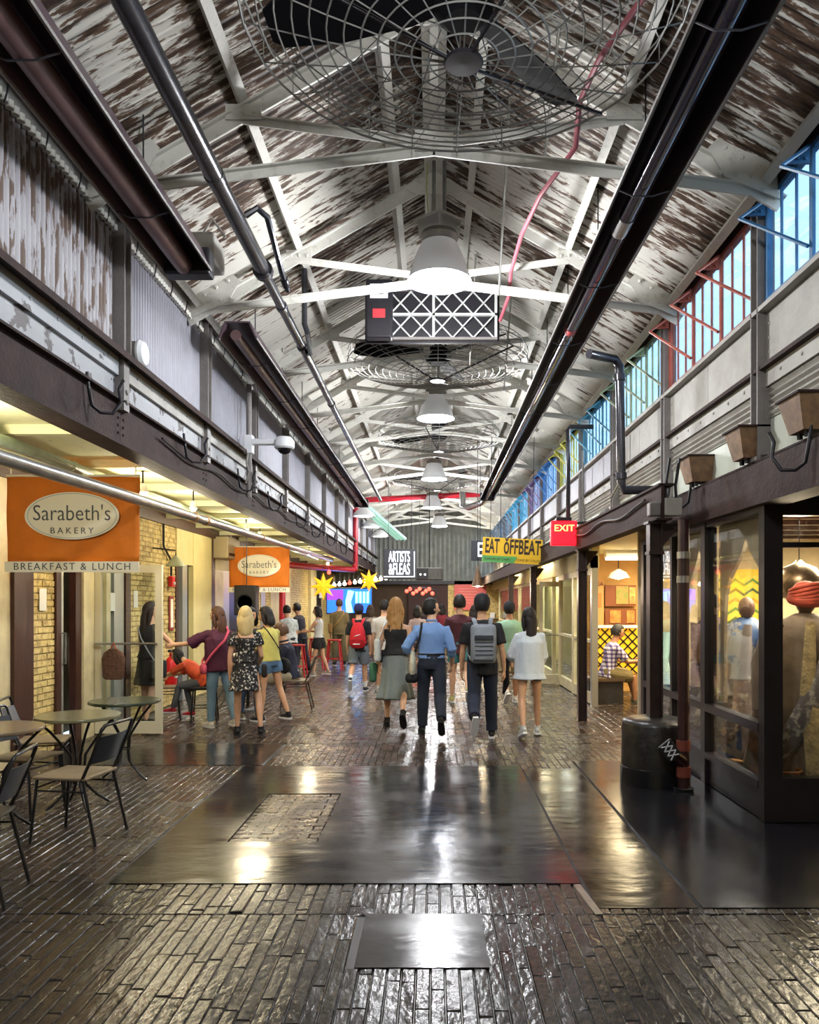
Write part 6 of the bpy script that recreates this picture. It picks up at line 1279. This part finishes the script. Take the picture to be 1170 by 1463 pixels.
person('person in pale pink top far ahead of the man in the blue shirt', (-.38, 17.6, 0), 0, 1.60, 'light', True, legs=WALK_L, top=dict(m=clothm('#d8bcb4'), sleeve=.6), bottom=dict(m=clothm('#4a3a3a'), k='shorts', len=.6), shoes=dict(m=wht_shoe), hair=dict(c='#1c1512', len=.1), voxel=.018)
person('woman in patterned dress far down the hall to the side of the red backpack', (-1.62, 19.6, 0), 10, 1.62, 'tan', True, legs=WALK_R, top=dict(m=clothm('#6a5a58', '#b0a090', .8, (.5, .6), 18), sleeve=.5, hem=.05), bottom=dict(m=clothm('#6a5a58', '#b0a090', .8, (.5, .6), 18), k='skirt', len=.4, fl=1.3, name='dress_skirt'), shoes=dict(m=blk), hair=dict(c='#3a241a', len=.15), voxel=.018)
person('person with dark hair seen between the maroon shirt and the silver backpack', (.80, 15.2, 0), 0, 1.62, 'light', True, legs=WALK_L, top=dict(m=clothm('#7a3030'), sleeve=.7), bottom=dict(m=navy, k='trousers'), shoes=dict(m=dk_shoe), hair=dict(c='#2a1a14', len=.12), voxel=.018)
person('person in dark top far away beside the dark end wall', (-.18, 22.5, 0), 180, 1.66, 'light', legs=WALK_L, top=dict(m=clothm('#3a2a2e'), sleeve=.7), bottom=dict(m=navy, k='trousers'), shoes=dict(m=dk_shoe), hair=dict(c='#1c1512', cut=-.4), voxel=.02)
person('person in red top far away before the dark end wall', (.22, 21.5, 0), 0, 1.64, 'light', True, legs=WALK_R, top=dict(m=clothm('#7a2030'), sleeve=.7), bottom=dict(m=navy, k='trousers'), shoes=dict(m=dk_shoe), hair=dict(c='#1c1512', len=.12), voxel=.02)
# 21 man in plaid on the bench
def plaidm():
    m = mat('plaid shirt', '#d9d4e0', .8); nt = m.node_tree; N, L = nt.nodes, nt.links; tc = N.new('ShaderNodeTexCoord'); mx = None
    sp = N.new('ShaderNodeSeparateXYZ'); L.new(tc.outputs['Object'], sp.inputs[0]); outs = []
    for ax, f in (('Z', 95), ('Y', 95)):
        k = N.new('ShaderNodeMath'); k.operation = 'MULTIPLY'; k.inputs[1].default_value = f; L.new(sp.outputs[ax], k.inputs[0]); q = N.new('ShaderNodeMath'); q.operation = 'SINE'; L.new(k.outputs[0], q.inputs[0]); g = N.new('ShaderNodeMath'); g.operation = 'GREATER_THAN'; g.inputs[1].default_value = .15; L.new(q.outputs[0], g.inputs[0]); outs.append(g)
    a = N.new('ShaderNodeMath'); a.operation = 'ADD'; L.new(outs[0].outputs[0], a.inputs[0]); L.new(outs[1].outputs[0], a.inputs[1]); h_ = N.new('ShaderNodeMath'); h_.operation = 'MULTIPLY'; h_.inputs[1].default_value = .5; L.new(a.outputs[0], h_.inputs[0])
    r = N.new('ShaderNodeValToRGB'); L.new(h_.outputs[0], r.inputs[0]); e = r.color_ramp.elements; e[0].color = (*lin('#e6e2ea'), 1); e[1].color = (*lin('#4a3a6e'), 1); r.color_ramp.interpolation = 'CONSTANT'; e[1].position = .9; k = e.new(.4); k.color = (*lin('#8d80a8'), 1); L.new(r.outputs[0], N['Principled BSDF'].inputs['Base Color']); return m
person('man in plaid shirt and khaki shorts sitting on the low stone bench', (2.86, 12.72, 0), -82, 1.74, 'tan', legs=((84, 70, 0), (80, 78, 0)), seat=.43, lean=14, top=dict(m=plaidm(), sleeve=.85, sw=1.3, loose=1.05, hem=-.1), bottom=dict(m=clothm('#8a7a50'), k='shorts', len=.9, g=1.1), shoes=dict(m=clothm('#5a6058')), hair=dict(c='#2e2a28', cut=-.3), arms=(((.0, .6, -.8), (.1, .95, -.05)), ((.0, .6, -.8), (-.1, .95, .05))), head=(0, 8))
